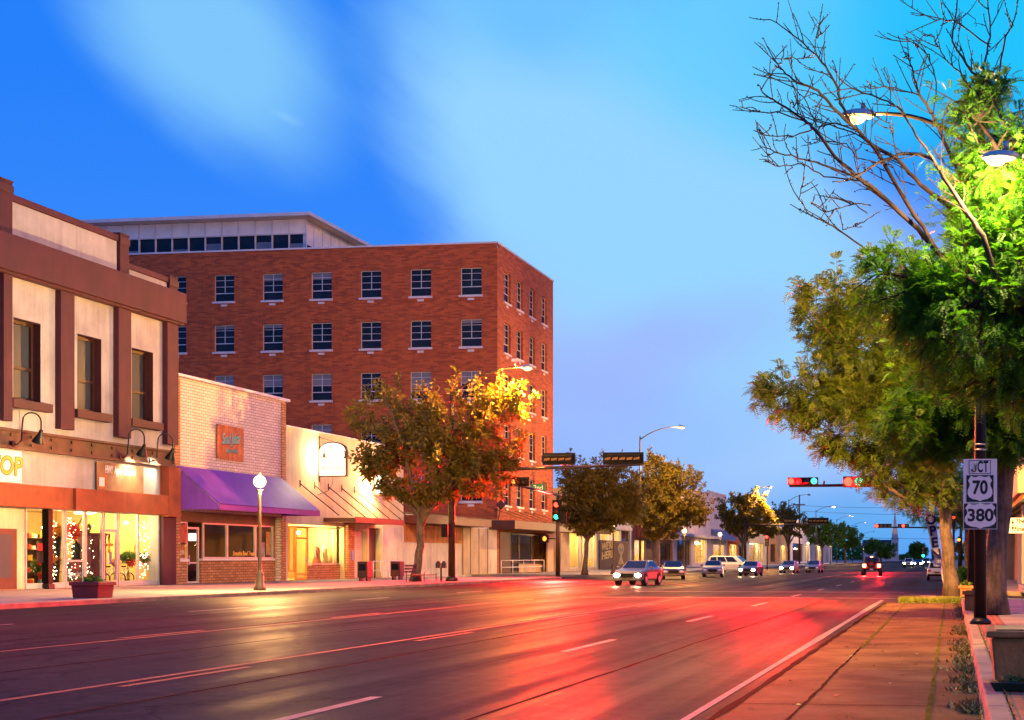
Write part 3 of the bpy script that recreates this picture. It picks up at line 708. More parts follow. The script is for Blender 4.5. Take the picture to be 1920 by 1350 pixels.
    for a, b, z0, z1, mt, lab in P:
        m = MB(); FD.box(m, along(a, FD.c), along(b, FD.c), z0, z1, .065, .07)
        o = m.build('poster', M[mt]); tag(o, lab, 'poster', 'posters on the gift shop windows')
    y = along(204.5, XL - .08)
    t = empty('wall_cross', (XL - .08, y, 2.0), 'ornate gold cross hanging on the glass shop door', 'cross')
    m = MB()
    for q in ((-.04, .04, 1.75, 2.3), (-.2, .2, 1.99, 2.1)): FD.box(m, y + q[0], y + q[1], q[2], q[3], .06, .10)
    for q in ((0, 2.3), (-.2, 2.045), (.2, 2.045), (0, 1.75)): m.ball((XL - .07, y + q[0], q[1]), .07, 6)
    m.build('cross', M['gold'], t)
    y = LY(205)
    m = MB(); FD.box(m, along(202.5, FD.c), along(207, FD.c), 1.15, 1.72, .06, .07); tag(m.build('poster', pm('blue_card', (.05, .12, .4), .5)), 'narrow blue card below the gold cross on the shop door', 'poster', 'posters on the gift shop windows')
    t = empty('chalkboard', (XL - .4, LY(140), .42), 'black chalkboard with red and white writing at the foot of the shop window', 'chalkboard')
    FC = Fr('L', XL - .4)
    m = MB(); FC.box(m, along(124, FC.c), along(155.5, FC.c), .42, 1.27, -.03, 0); m.build('board', M['sign_black'], t)
    text('Our', .36, M['redlet'], t, FC.p(along(140, FC.c), 1.08, .006), (0, 1, 0), (0, 0, 1), .2)
    text('Specials', .34, M['chalk'], t, FC.p(along(140, FC.c), .75, .006), (0, 1, 0), (0, 0, 1), .25)
gift_shop_goods()

def gooseneck(px, label):
    y = LY(px)
    t = empty('gooseneck_lamp', (XL + .16, y, 6.0), label, 'wall lamp', 'gooseneck lamps on the rusty steel beam')
    x0 = XL + .27; x1 = XL + .95
    m = MB()
    pts = [(x0, y - .42, 6.0), (x0 + .12, y - .36, 5.98), (x0 + .2, y - .2, 6.15), (x0 + .22, y - .15, 6.9)]
    for k in range(1, 9):
        a = PI - k * PI / 8
        pts.append((x0 + .45 + .23 * math.cos(a), y + .1 + .26 * math.cos(a), 6.95 + .35 * math.sin(a)))
    pts.append((x0 + .68, y + .36, 6.6))
    m.tube(pts, .032, 8); m.build('arm', M['iron'], t)
    m = MB(); m.disc((XL + .285, y - .42, 6.0), (1, 0, 0), .12, .05, 12); m.build('bracket', M['iron'], t)
    c = Vector((x0 + .68, y + .36, 6.6)); ax = Vector((-.45, .25, -1)).normalized()
    m = MB(); m.tube([c - ax * .02, c + ax * .14, c + ax * .2, c + ax * .5, c + ax * .52], [.07, .09, .12, .25, .25], 14, False); m.build('shade', M['iron'], t)
    m = MB(); m.ball(c + ax * .34, .085, 8); m.build('bulb', M['bulb'], t)
    return t, c + ax * .54, ax
for px, lab, e in ((26, 'gooseneck lamp above the white sign with gold letters', 25), (226, 'lit gooseneck lamp above the brown hand-lettered board', 650), (281, 'gooseneck lamp at the right end of the steel beam', 350)):
    t, p, ax = gooseneck(px, lab)
    aim = (-.75, -.1 if px < 270 else -.9, -1)
    lamp('SPOT', 'gooseneck_beam', p, e, (1, .82, .48), t, .06, 100, .7, aim)

t = empty('hanging_sign', (XL + .1, LY(5), 5.0), 'white square sign with ornate gold letters at the left edge', 'sign')
m = MB(); FL.box(m, LY(-62), LY(35), 4.47, 5.75, .06, .13); m.build('board', M['sign_white'], t, .01)
text('TOP', 1.0, M['darkwood'], t, FL.p(LY(5), 5.1, .132), (0, 1, 0), (0, 0, 1), .1, width=2.06, bold=.05, name='lettering_outline')
text('TOP', 1.0, M['gold'], t, FL.p(LY(5), 5.1, .139), (0, 1, 0), (0, 0, 1), .1, width=2.0, bold=.02)
t = empty('hand_lettered_board', (XL + .1, LY(221), 5.1), 'brown board with white hand lettering under the lit gooseneck lamp', 'sign')
m = MB(); FL.box(m, LY(177), LY(265), 4.45, 5.70, .06, .12); m.build('board', pm('brown_board', (.26, .15, .07), .7, .4, 2), t, .01)
text('HWY  Apple  Blossoms', .48, M['chalk'], t, FL.p(LY(221), 5.38, .125), (0, 1, 0), (0, 0, 1), .1, width=2.35, bold=.012)
m = MB()
FL.box(m, LY(177.5), LY(196), 4.5, 5.15, .121, .126); m.build('painted_panel', M['planter'], t)
m = MB(); FL.box(m, LY(181), LY(191), 4.62, 5.02, .127, .131); m.build('painted_flower', M['chalk'], t)

# dark post carrying the shop front and the tub before it
m = MB(); y = LY(89); m.box(XL - .15, XL + .15, y - .16, y + .16, SW, 3.48)
p = empty('canopy_post', (XL, y, SW), 'dark blue square post standing before the lit gift shop window', 'post')
m.build('post', M['black'], p, .02)
m = MB(); m.box(XL - .2, XL + .2, y - .21, y + .21, SW, SW + .22); m.build('base', M['iron'], p, .02)
# bare lamps inside seen either side of that post
for px, z, lab in ((82, 2.75, 'bare shop lamp left of the dark post'), (105, 2.8, 'bare shop lamp right of the dark post'), (236, 3.1, 'shop lamp above the topiary')):
    yy = along(px, XL - 1.1); t = empty('pendant_lamp', (XL - 1.1, yy, 3.6), lab, 'lamp', 'lamps hanging in the gift shop window')
    m = MB(); m.tube([(XL - 1.1, yy, 3.6), (XL - 1.1, yy, z + .08)], .012, 6); m.build('cord', M['black'], t)
    m = MB(); m.ball((XL - 1.1, yy, z), .09, 8); m.build('bulb', M['bulb'], t)
    lamp('POINT', 'pendant_light', (XL - .95, yy + .05, z - .1), 120, (1, .7, .3), t, .08)

def tub(c, w, d, h, label, mat, name='planter_tub', cap=.06, plants=None, seed=1):
    x, y = c
    t = empty(name, (x, y, SW), label, 'planter')
    m = MB(); m.hexa([(x - w * .46, y - d * .46, SW), (x + w * .46, y - d * .46, SW), (x + w * .46, y + d * .46, SW), (x - w * .46, y + d * .46, SW)], [(x - w / 2, y - d / 2, SW + h), (x + w / 2, y - d / 2, SW + h), (x + w / 2, y + d / 2, SW + h), (x - w / 2, y + d / 2, SW + h)])
    m.build('body', mat, t, .02)
    m = MB(); e = .05
    m.box(x - w / 2 - e, x + w / 2 + e, y - d / 2 - e, y + d / 2 + e, SW + h + .003, SW + h + cap * 2); m.build('rim', mat, t, .015)
    m = MB(); m.box(x - w / 2 + .05, x + w / 2 - .05, y - d / 2 + .05, y + d / 2 - .05, SW + h + cap * 2 + .002, SW + h + cap * 2 + .012); m.build('soil', M['darkwood'], t)
    if plants:
        rg = np.random.RandomState(seed); m = MB(); sprig_mesh(m, (x, y, SW + h + cap * 2 + .02), min(w, d) * .4, plants, .12, rg, (w / d, 1, .55)); m.build('plants', M['leaf_far'], t)
    return t
f_ = foot(174, 1121, SW)
tub((f_.x, f_.y), 0.95, .9, .40, 'square planter coloured as if red-lit on the left pavement before the gift shop', M['red_tint'], plants=120)
def back_room(m, fr, u0, u1, z0, z1, d0, dep):
    q = lambda a, b, c, d: m.quad(a, b, c, d)
    P = fr.p
    q(P(u0, z0, d0 - dep), P(u1, z0, d0 - dep), P(u1, z1, d0 - dep), P(u0, z1, d0 - dep))
    q(P(u0, z0, d0), P(u0, z0, d0 - dep), P(u0, z1, d0 - dep), P(u0, z1, d0))
    q(P(u1, z0, d0), P(u1, z0, d0 - dep), P(u1, z1, d0 - dep), P(u1, z1, d0))
    q(P(u0, z1, d0), P(u1, z1, d0), P(u1, z1, d0 - dep), P(u0, z1, d0 - dep))
    q(P(u0, z0, d0), P(u1, z0, d0), P(u1, z0, d0 - dep), P(u0, z0, d0 - dep))
def framed(parent, fr, u0, u1, z0, z1, d, mat, w=.07, bars=(), name='shop_window', pane='glass', rails=()):
    m = MB()
    for q in ((u0, u0 + w, z0, z1), (u1 - w, u1, z0, z1), (u0 + w, u1 - w, z0, z0 + w), (u0 + w, u1 - w, z1 - w, z1)): fr.box(m, q[0], q[1], q[2], q[3], d - .05, d + .05)
    for b in bars: fr.box(m, b - w * .4, b + w * .4, z0 + w, z1 - w, d - .045, d + .045)
    for b in rails: fr.box(m, u0 + w, u1 - w, b - w * .4, b + w * .4, d - .04, d + .04)
    f = m.build(name, mat, parent)
    m = MB(); m.quad(fr.p(u0 + w, z0 + w, d), fr.p(u1 - w, z0 + w, d), fr.p(u1 - w, z1 - w, d), fr.p(u0 + w, z1 - w, d)); m.build('pane', M[pane], f)
    return f
def shell(parent, fr, u0, u1, top, holes, mat, deep=14, rev=.3, z0=0, name='wall'):
    m = MB(); fr.wall(m, u0, u1, z0, top, holes, rev)
    P = fr.p
    m.quad(P(u0, z0, 0), P(u0, z0, -deep), P(u0, top, -deep), P(u0, top, 0)); m.quad(P(u1, z0, 0), P(u1, z0, -deep), P(u1, top, -deep), P(u1, top, 0))
    m.quad(P(u0, z0, -deep), P(u1, z0, -deep), P(u1, top, -deep), P(u0, top, -deep)); m.quad(P(u0, top - .3, 0), P(u1, top - .3, 0), P(u1, top - .3, -deep), P(u0, top - .3, -deep))
    return m.build(name, mat, parent)

# ------------------------------------------------------------------ white brick shop with the purple awning
def juice_shop():
    u0, u1 = LY(325), LY(534)
    t = empty('shop_building', (XL, (u0 + u1) / 2, 0), 'white painted brick shop with a purple awning', 'building')
    so = (LY(332), LY(526), SW, 3.75)
    shell(t, FL, u0, u1, 10.3, [so], M['white_brick'], 16, .3)
    m = MB(); FL.box(m, u0, LY(538), 10.304, 10.45, -.35, .22); m.build('coping', M['coping'], t, .02)
    m = MB(); FL.box(m, LY(326), LY(336), SW, 10.2, .003, .06); FL.box(m, LY(527), LY(534.5), SW, 10.2, .003, .06); m.build('brick_edge', M['tan_brick'], t)
    # awning: sloping canvas, valance and closed ends
    xo = XL + 1.85; a0, a1 = LY(329), LY(527); b0, b1 = along(412, xo), along(600, xo)
    zt, zb, zv = 5.95, 4.12, 3.82
    top = [(XL + .05, a0, zt), (XL + .05, a1, zt), (xo, b1, zb), (xo, b0, zb)]
    m = MB(); m.prism(top, (0, 0, -.03)); m.prism([(xo, b0, zb), (xo, b1, zb), (xo, b1, zv), (xo, b0, zv)], (-.02, 0, 0))
    m.prism([(XL + .05, a0, zt - .04), (xo - .02, b0, zb - .04), (xo - .02, b0, zv), (XL + .05, a0, zv)], (0, .02, 0))
    m.prism([(XL + .05, a1, zt - .04), (xo - .02, b1, zb - .04), (xo - .02, b1, zv), (XL + .05, a1, zv)], (0, -.02, 0))
    aw = m.build('awning', M['purple'], t)
    for k in range(5):
        f = k / 4; m = MB()
        m.tube([(XL + .06, a0 + (a1 - a0) * f, zt - .06), (xo - .04, b0 + (b1 - b0) * f, zb - .06), (xo - .04, b0 + (b1 - b0) * f, zv + .02)], .02, 6); m.build('awning_bar', M['steel'], aw)
    m = MB(); m.tube([(xo + .002, b0 + .02, zb), (xo + .002, b1 - .02, zb)], .012, 5); m.build('awning_piping', M['purple'], aw)
    # shop front in shade
    D = -.35; FD = Fr('L', XL + D)
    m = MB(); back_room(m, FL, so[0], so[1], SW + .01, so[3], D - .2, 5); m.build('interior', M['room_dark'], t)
    m = MB(); FD.box(m, along(333, FD.c), along(349, FD.c), SW, 1.25, -.15, .05); FD.box(m, along(376, FD.c), along(512, FD.c), SW, 1.3, -.15, .05); FD.box(m, along(512, FD.c), along(526, FD.c), SW, 3.75, -.15, .02)
    m.build('bulkhead', M['tan_brick'], t)
    m = MB(); FD.box(m, along(332, FD.c), along(350, FD.c), 1.254, 1.38, -.1, .14); FD.box(m, along(376, FD.c), along(512, FD.c), 1.304, 1.42, -.1, .14); m.build('sill', M['white'], t, .015)
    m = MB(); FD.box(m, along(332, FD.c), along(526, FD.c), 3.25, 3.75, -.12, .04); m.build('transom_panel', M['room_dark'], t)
    framed(t, FD, along(333, FD.c), along(350, FD.c), 1.384, 3.24, 0, M['alu'])
    framed(t, FD, along(380, FD.c), along(425, FD.c), 1.424, 3.24, 0, M['alu']); framed(t, FD, along(425.2, FD.c), along(478, FD.c), 1.424, 3.24, 0, M['alu']); framed(t, FD, along(478.2, FD.c), along(511, FD.c), 1.424, 3.24, 0, M['alu'])
    d = framed(t, FD, along(351.5, FD.c), along(375, FD.c), SW + .02, 3.0, -.1, M['alu'], .1, name='door', rails=(1.2,))
    m = MB(); FD.box(m, along(354, FD.c), along(355.5, FD.c), 1.1, 1.6, -.045, .02); m.build('handle', M['steel'], d)
    lamp('POINT', 'room_lamp', (XL - 2.5, LY(430), 3.2), 120, (1, .5, .2), t, .2)
    m = MB(); m.box(XL - 2.6, XL - 2.2, LY(440), LY(441.2), 2.35, 2.75); m.build('lit_menu_screen', M['box_lit'], t)
    # counter and shelves
    m = MB(); m.box(XL - 3.0, XL - 2.4, LY(395), LY(500), SW + .02, 1.2); m.build('counter', M['darkwood'], t, .02)
    # words on the glass and the posters stuck there
    t2 = empty('window_lettering', (XL + D + .06, LY(455), 1.7), 'yellow handwritten words on the shaded window under the purple awning', 'lettering')
    text('Smoothie Bowl Treats', .34, pm('yellow_paint', (.75, .5, .06), .6, .1, bump=0), t2, FD.p(along(455, FD.c), 1.68, .06), (0, 1, 0), (0, 0, 1), .25, width=2.4, extrude=.002, bold=.008)
    rg = np.random.RandomState(5)
    for a, b, z0, z1, col, lab in ((334.5, 348.5, 2.2, 3.1, (.35, .10, .04), 'orange poster in the narrow window left of the juice shop door'), (334.5, 343, 1.5, 2.1, (.30, .16, .03), 'dim phone number poster in the narrow window left of the juice shop door'), (344, 349, 1.45, 2.1, (.6, .5, .08), 'yellow notice in the narrow window left of the juice shop door'), (485, 495, 1.5, 2.3, (.12, .32, .28), 'teal drink poster in the window at right under the purple awning'), (497, 507, 1.6, 2.9, (.18, .30, .08), 'green fruit poster in the window at right under the purple awning')):
        m = MB(); FD.box(m, along(a, FD.c), along(b, FD.c), z0, z1, .055, .06)
        o = m.build('poster', pm('printed_poster', col, .5, .6, 4, 9, 0)); tag(o, lab, 'poster', 'posters on the juice shop windows')
        if 'phone' in lab:
            text('622 1001', .3, M['sign_white'], o, FD.p(along(338.7, FD.c), 1.7, .066), (0, 1, 0), (0, 0, 1), width=.42, extrude=.002)
    # square sign
    t3 = empty('painted_sign', (XL + .1, LY(429), 7.6), 'square orange painted sign with turquoise script on white brick', 'sign')
    m = MB(); FL.box(m, LY(404), LY(453.5), 6.55, 8.33, .06, .11); m.build('board', pm('orange_sign_wood', (.50, .12, .012), .6, .5, 2.2, 7, .2, streak=.6), t3, .01)
    tq = pm('turquoise_paint', (.03, .42, .42), .5, .1, bump=0)
    text('Soul Juice', .78, M['sign_black'], t3, FL.p(LY(429.4), 7.63, .114), (0, 1, .09), (0, 0, 1), .35, width=1.96, extrude=.003, bold=.035, name='lettering_outline')
    text('Soul Juice', .78, tq, t3, FL.p(LY(429), 7.66, .122), (0, 1, .09), (0, 0, 1), .35, width=1.92, extrude=.003, bold=.012)
    text('& Smoothies', .34, M['sign_black'], t3, FL.p(LY(431.4), 7.03, .114), (0, 1, .03), (0, 0, 1), .3, width=1.3, extrude=.003, bold=.014, name='lettering_outline')
    text('& Smoothies', .34, tq, t3, FL.p(LY(431), 7.05, .122), (0, 1, .03), (0, 0, 1), .3, width=1.28, extrude=.003)
    return t
juice_shop()

# ------------------------------------------------------------------ cream boutique
def boutique():
    u0, u1 = LY(535.3), LY(756.5)
    t = empty('shop_building', (XL, (u0 + u1) / 2, 0), 'cream stucco boutique lit by an arched sign', 'building')
    so = (LY(540), LY(645), SW, 3.4); top = 8.9
    shell(t, FL, u0, u1, top, [so, (LY(660), LY(689), SW, 3.2), (LY(692), LY(714), SW, 3.4)], M['stucco'], 14, .5)
    m = MB(); FL.box(m, u0, u1, top + .004, top + .1, -.3, .05); m.build('coping', M['coping'], t, .02)
    m = MB(); FL.box(m, LY(646), LY(658), SW, 3.55, .003, .25); m.build('stone_pier', M['tan_brick'], t, .01)
    m = MB(); FL.box(m, LY(716), LY(756), SW, 3.5, .003, .06); m.build('lower_panel', M['white_wall'], t)
    D = -.3; FD = Fr('L', XL + D)
    m = MB(); back_room(m, FL, so[0], so[1], SW + .01, 3.4, D, 4.5); m.build('interior', M['room'], t)
    m = MB(); FD.box(m, along(576, FD.c), along(645, FD.c), SW, 1.0, -.15, .05); m.build('bulkhead', M['tan_brick'], t)
    framed(t, FD, along(541, FD.c), along(552, FD.c), SW + .5, 3.3, 0, M['gold'])
    d = framed(t, FD, along(553, FD.c), along(575, FD.c), SW + .02, 3.3, 0, M['gold'], .12, name='door', rails=(2.6, .5))
    m = MB(); FD.box(m, along(571, FD.c), along(572, FD.c), 1.1, 1.5, .055, .12); m.build('handle', M['steel'], d)
    framed(t, FD, along(576.2, FD.c), along(644, FD.c), 1.05, 3.3, 0, M['alu'], bars=(along(625, FD.c),))
    for a, x, e in ((560, -1.2, 300), (606, -1.6, 500), (632, -1.4, 500)):
        m = MB(); m.ball((XL + x, along(a, XL + x), 2.95), .11, 8); b = m.build('bare_bulb', M['bulb'], t)
        lamp('POINT', 'room_lamp', (XL + x + .2, LY(a), 2.75), e, (1, .68, .24), t, .1)
    FS = Fr('L', XL - .35)
    m = MB(); FS.box(m, LY(660.3), LY(688.7), SW, 3.19, -.06, .0)
    for k in range(9): FS.box(m, LY(660.5), LY(688.5), SW + .33 * k + .02, SW + .33 * k + .30, .002, .03)
    m.build('roller_door', M['white_wall'], t)
    m = MB(); FS.box(m, LY(692.3), LY(713.7), SW, 3.39, -.06, .0); FS.box(m, LY(694), LY(711), SW, 2.4, .002, .05); m.build('side_door', M['darkwood'], t)
    # hung marquee with its rods
    xo = XL + 2.0; b0, b1 = along(652, xo), along(757, xo)
    m = MB(); m.box(XL + .01, xo, LY(606), b1, 3.62, 3.86); m.box(xo + .002, xo + .05, LY(606), b1, 3.56, 3.92); mq = m.build('marquee', M['canopy'], t, .02)
    for k in range(8):
        y = LY(578) + (LY(742) - LY(578)) * k / 7
        m = MB(); m.tube([(XL + .02, y - 1.1, 5.75), (xo - .1, y, 3.93)], .035, 6); m.tube([(XL + .004, y - 1.1, 5.55), (XL + .004, y - 1.1, 5.95)], .05, 6); m.build('rod', M['beam'], mq)
    rg = np.random.RandomState(8)
    # mannequins in the window
    for px, col, lab in ((608, (.62, .5, .28), 'headless mannequin in a pale dress under the left bulb of the boutique window'), (631, (.62, .42, .14), 'headless mannequin in a golden dress under the right bulb of the boutique window'), (594, (.28, .08, .05), 'headless mannequin in a dark dress at the left of the boutique window')):
        x = XL - 1.0; y = along(px, x)
        q = empty('mannequin', (x, y, SW), lab, 'mannequin', 'mannequins in the boutique window')
        m = MB(); m.lathe((x, y, .95), [(.30, 0), (.24, .35), (.15, .62), (.19, .95), (.15, 1.12), (.06, 1.2)], 14); m.build('dress', pm('dress_cloth', col, .8, .3, 6), q)
        m = MB(); m.lathe((x, y, 2.15), [(.055, 0), (.045, .1)], 10); m.build('neck', M['cream'], q)
        for k in (-1, 1):
            m = MB(); m.tube([(x, y + k * .17, 2.02), (x + .03, y + k * .27, 1.7), (x + .1, y + k * .25, 1.42)], [.05, .045, .03], 8); m.build('arm', M['cream'], q)
        m = MB(); m.tube([(x, y, SW + .02), (x, y, 1.0)], .02, 6); m.lathe((x, y, SW + .02), [(.2, 0), (.03, .05)], 12); m.build('stand', M['steel'], q)
    # arched box sign standing out from the wall
    y = LY(597); dd = depth(XL, y) / FPX
    w, z0, z1 = 1.75, zat(XL, y, 894), zat(XL, y, 829)
    t2 = empty('arched_sign', (XL, y, z0), 'arched illuminated shop sign standing out from the cream wall', 'sign')
    def arch(x0, x1, za, zb, n=12):
        r = (x1 - x0) / 2
        out = [(x0, za), (x1, za)]
        rise = .48
        for k in range(n + 1):
            a = PI * k / n
            out.append(((x0 + x1) / 2 + r * math.cos(a), zb - rise + rise * math.sin(a)))
        return out
    o = arch(XL + .06, XL + .06 + w, z0, z1)
    m = MB(); m.prism([(a, y - .12, b) for a, b in o], (0, .24, 0)); m.build('case', M['darkwood'], t2, .01)
    i = arch(XL + .13, XL - .01 + w, z0 + .07, z1 - .07)
    m = MB(); m.prism([(a, y - .124, b) for a, b in i], (0, -.012, 0)); f = m.build('lit_face', M['box_lit'], t2)
    m = MB(); m.prism([(a, y + .124, b) for a, b in i], (0, .012, 0)); m.build('lit_face', M['box_lit'], t2)
    fl = pm('faded_sign_paint', (.42, .24, .05), .6, .1, bump=0)
    text('BOUTIQUE', .36, emit('sign_letter', (.62, .36, .08), 1.0), t2, (XL + .95, y - .14, z0 + .5), (1, 0, 0), (0, 0, 1), width=1.3, bold=.006)
    m = MB(); xx, zz = XL + .42, z0 + 1.62
    m.add([(xx - .05, y - .14, zz), (xx + .05, y - .14, zz), (xx + .03, y - .14, zz - .18), (xx + .14, y - .14, zz - .5), (xx - .14, y - .14, zz - .5), (xx - .03, y - .14, zz - .18)], [(0, 1, 2, 5), (5, 2, 3, 4)])
    m.build('dress_emblem', emit('sign_emblem', (.50, .25, .06), 1.0), t2)
    m = MB(); m.tube([(XL + .05, y, z1 + .35), (XL + .05, y, z0 - .3)], .03); m.tube([(XL + .05, y, z1 + .3), (XL + .95, y, z1 + .03)], .015, 6)
    m.tube([(XL + .9, y, z0), (XL + .9, y, z0 - .4), (XL + .6, y, z0 - .85), (XL + .05, y - .3, z0 - 1.1)], .015, 6)
    m.build('bracket', M['iron'], t2)
    lamp('POINT', 'sign_glow', (XL + .45, y - .5, (z0 + z1) / 2), 900, (1, .80, .34), t2, .5)
    y = LY(700); z0, z1 = zat(XL, y, 929), zat(XL, y, 889)
    t2 = empty('box_sign', (XL, y, z0), 'blank rectangular lit box sign behind the leaves of the near tree', 'sign')
    m = MB(); m.box(XL + .06, XL + 1.55, y - .14, y + .14, z0, z1); m.build('case', M['darkwood'], t2, .01)
    m = MB(); m.box(XL + .16, XL + 1.49, y - .152, y - .143, z0 + .1, z1 - .08); m.box(XL + .16, XL + 1.49, y + .143, y + .152, z0 + .1, z1 - .08); m.build('lit_face', M['box_lit'], t2)
    m = MB(); m.tube([(XL, y, (z0 + z1) / 2), (XL + .07, y, (z0 + z1) / 2)], .05, 6); m.build('bracket', M['iron'], t2)
    lamp('POINT', 'sign_glow', (XL + .7, y - .7, (z0 + z1) / 2 - .2), 1500, (1, .74, .26), t2, .4)
    # utility boxes on the lower wall
    m = MB(); FL.box(m, LY(651), LY(654.5), 1.3, 1.9, .255, .3); tag(m.build('blue_notice', pm('blue_sheet', (.12, .3, .6), .5)), 'small blue notice on the brick pier of the boutique', 'notice')
boutique()

# ------------------------------------------------------------------ low annex and the brick tower
FT = Fr('F', LY(932))
def tower():
    ya, yb = LY(932.5), LY(1037); top = 27.6; xw = -84
    t = empty('brick_hotel', (XL, ya, 0), 'six-storey orange brick block with rows of dark windows', 'building')
    rows = [25.65, 21.35, 17.05, 12.75, 8.45]
    cols = [across(px, ya) for px in (883.5, 788, 693, 599.5, 508, 418, 331, 250)]
    step = (cols[0] - cols[6]) / 6
    cols = [cols[0] - step * k for k in range(10)]
    front = [(c - .93, c + .93, r - 2.3, r) for r in rows for c in cols]
    sy = [(LY(945), LY(957.5)), (LY(969), LY(980.5)), (LY(992.5), LY(1003)), (LY(1015.5), LY(1025.5))]
    side = [(a, b, r - 2.55, r + .0) for r in rows for a, b in sy]
    ent = (LY(936), LY(1034), SW, 3.7)
    m = MB(); FT.wall(m, xw, XL, 4.2, top, front, .3); FL.wall(m, ya, yb, 0, top, side + [ent], .3)
    m.quad((XL, yb, 0), (xw, yb, 0), (xw, yb, top), (XL, yb, top)); m.quad((xw, ya, 0), (xw, yb, 0), (xw, yb, top), (xw, ya, top)); m.quad((xw, ya, top - .4), (XL, ya, top - .4), (XL, yb, top - .4), (xw, yb, top - .4))
    m.quad((XL, ya, 0), (XL - 20, ya, 0), (XL - 20, ya, 4.2), (XL, ya, 4.2))
    m.build('wall', M['red_brick'], t)
    m = MB(); FT.box(m, xw, XL + .06, top + .003, top + .14, -.35, .06); FL.box(m, ya + .36, yb + .06, top + .003, top + .14, -.35, .06); m.build('coping', M['coping'], t)
    rg = random.Random(4)
    def proto(fr, W, H, k, blind):
        m = MB(); w = .07
        f2 = Fr(fr.k, 0)
        lo = H * .30
        rails = [0, lo, lo + (H - lo) * .36, lo + (H - lo) * .70, H - w]
        for z in rails: f2.box(m, w, W - w, z, z + (w if z in (0, H - w, lo) else .035), -.26, -.2)
        f2.box(m, 0, w, 0, H, -.26, -.2); f2.box(m, W - w, W, 0, H, -.26, -.2)
        f2.box(m, W / 2 - .025, W / 2 + .025, lo + w, H - w, -.26, -.2)
        me = m.build('window', M['alu'], None).data
        g = MB(); g.quad(f2.p(w, w, -.235), f2.p(W - w, w, -.235), f2.p(W - w, H - w, -.235), f2.p(w, H - w, -.235))
        gm = g.build('pane', M['darkglass'], None).data
        b = None
        if blind:
            bb = MB(); bb.quad(f2.p(w, lo + (H - lo) * blind, -.225), f2.p(W - w, lo + (H - lo) * blind, -.225), f2.p(W - w, H - w, -.225), f2.p(w, H - w, -.225)); b = bb.build('blind', M['blind'], None).data
        s = MB(); f2.box(s, -.1, W + .1, -.16, -.003, -.24, .10); f2.box(s, W / 2 - .28, W / 2 + .28, -.42, -.24, .004, .012)
        sm = s.build('sill', M['coping'], None).data
        return me, gm, b, sm
    kinds = {}
    for fr, lst, tagk in ((FT, front, 'f'), (FL, side, 's')):
        for i, (a, b, z0, z1) in enumerate(lst):
            bl = 0
            if tagk == 'f': bl = rg.choice([0, .1, .35, .6]) if z1 in rows[2:] else rg.choice([0, 0, 0, .62, .8])
            key = (tagk, round(b - a, 3), bl)
            if key not in kinds: kinds[key] = proto(fr, b - a, z1 - z0, tagk, bl)
            me, gm, bm, sm = kinds[key]
            base = Vector(fr.p(a, z0, 0)) - ORG[t.name]
            w = bpy.data.objects.new('window', me); COL.objects.link(w); w.parent = t; w.location = base
            for nme, dt in (('pane', gm), ('blind', bm), ('sill', sm)):
                if dt is None: continue
                o = bpy.data.objects.new(nme, dt); COL.objects.link(o); o.parent = w
    for o in list(bpy.data.objects):        # drop the moulds the windows were cast from
        if o.parent is None and o.name.split('.')[0] in ('window', 'pane', 'blind', 'sill'): bpy.data.objects.remove(o)
    # ground floor
    m = MB(); FL.box(m, ya - 2.2, yb - .2, 3.82, 4.52, .003, 2.2); m.build('canopy', M['canopy'], t, .02)
    for px in (930, 950, 968, 986, 1004):
        y = LY(px); m = MB(); m.tube([(XL + .02, y - .5, 5.5), (XL + 2.1, y + 2.2, 4.54)], .03, 6); m.build('canopy_rod', M['beam'], t)
    FD = Fr('L', XL - .6)
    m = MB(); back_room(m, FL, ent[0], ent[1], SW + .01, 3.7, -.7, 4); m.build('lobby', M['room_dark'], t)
    m = MB(); FD.box(m, along(937, FD.c), along(958, FD.c), SW, 3.69, -.1, 0); m.build('entry_panel', M['darkwood'], t)
    d = framed(t, FD, along(958.2, FD.c), along(972, FD.c), SW + .02, 3.6, 0, M['darkwood'], .1, name='door', rails=(1.1,))
    framed(t, FD, along(972.5, FD.c), along(1020, FD.c), .9, 3.6, 0, M['canopy'], .1, bars=(along(995, FD.c),))
    m = MB(); FD.box(m, along(972.5, FD.c), along(1020, FD.c), SW, .88, -.1, .04); m.build('bulkhead', M['beige'], t)
    m = MB(); FL.box(m, LY(1024), LY(1035), SW, 3.7, .003, .15); m.build('pier', M['beige'], t)
    lamp('POINT', 'lobby_lamp', (XL - 2.4, LY(990), 3.2), 60, (1, .45, .2), t, .2)
    # glazed rooftop storey
    pf = ya + 2.6; FP = Fr('F', pf); xr = across(572, pf); zb, zt = top, 30.9
    ph = MB(); ph.box(xw + 2, xr - .3, pf + .3, yb - 1.5, zb - .3, zt); b = ph.build('rooftop_storey', M['darkglass'], t)
    m = MB(); FP.box(m, xw, xr + .9, zt + .01, zt + .32, -14.5, 1.0); m.build('flat_roof', M['coping'], b, .03)
    m = MB()
    n = 17; W = (xr - (xw + 2)) / n
    for k in range(n):
        x0 = xw + 2 + W * k
        FP.box(m, x0 + .05, x0 + W - .05, zb + 2.1, zt - .02, -.28, -.2)
    FS = Fr('L', xr)
    n2 = 7; W2 = (yb - 1.5 - pf - .3) / n2
    for k in range(n2): FS.box(m, pf + .3 + W2 * k + .05, pf + .3 + W2 * (k + 1) - .05, zb + 1.2, zt - .02, -.28, -.2)
    m.build('white_panel', M['white'], b)
    m = MB()
    for k in range(n + 1): FP.box(m, xw + 2 + W * k - .045, xw + 2 + W * k + .045, zb - .2, zt, -.298, -.14)
    for k in range(n2 + 1): FS.box(m, pf + .3 + W2 * k - .06, pf + .3 + W2 * k + .06, zb - .2, zt, -.298, -.14)
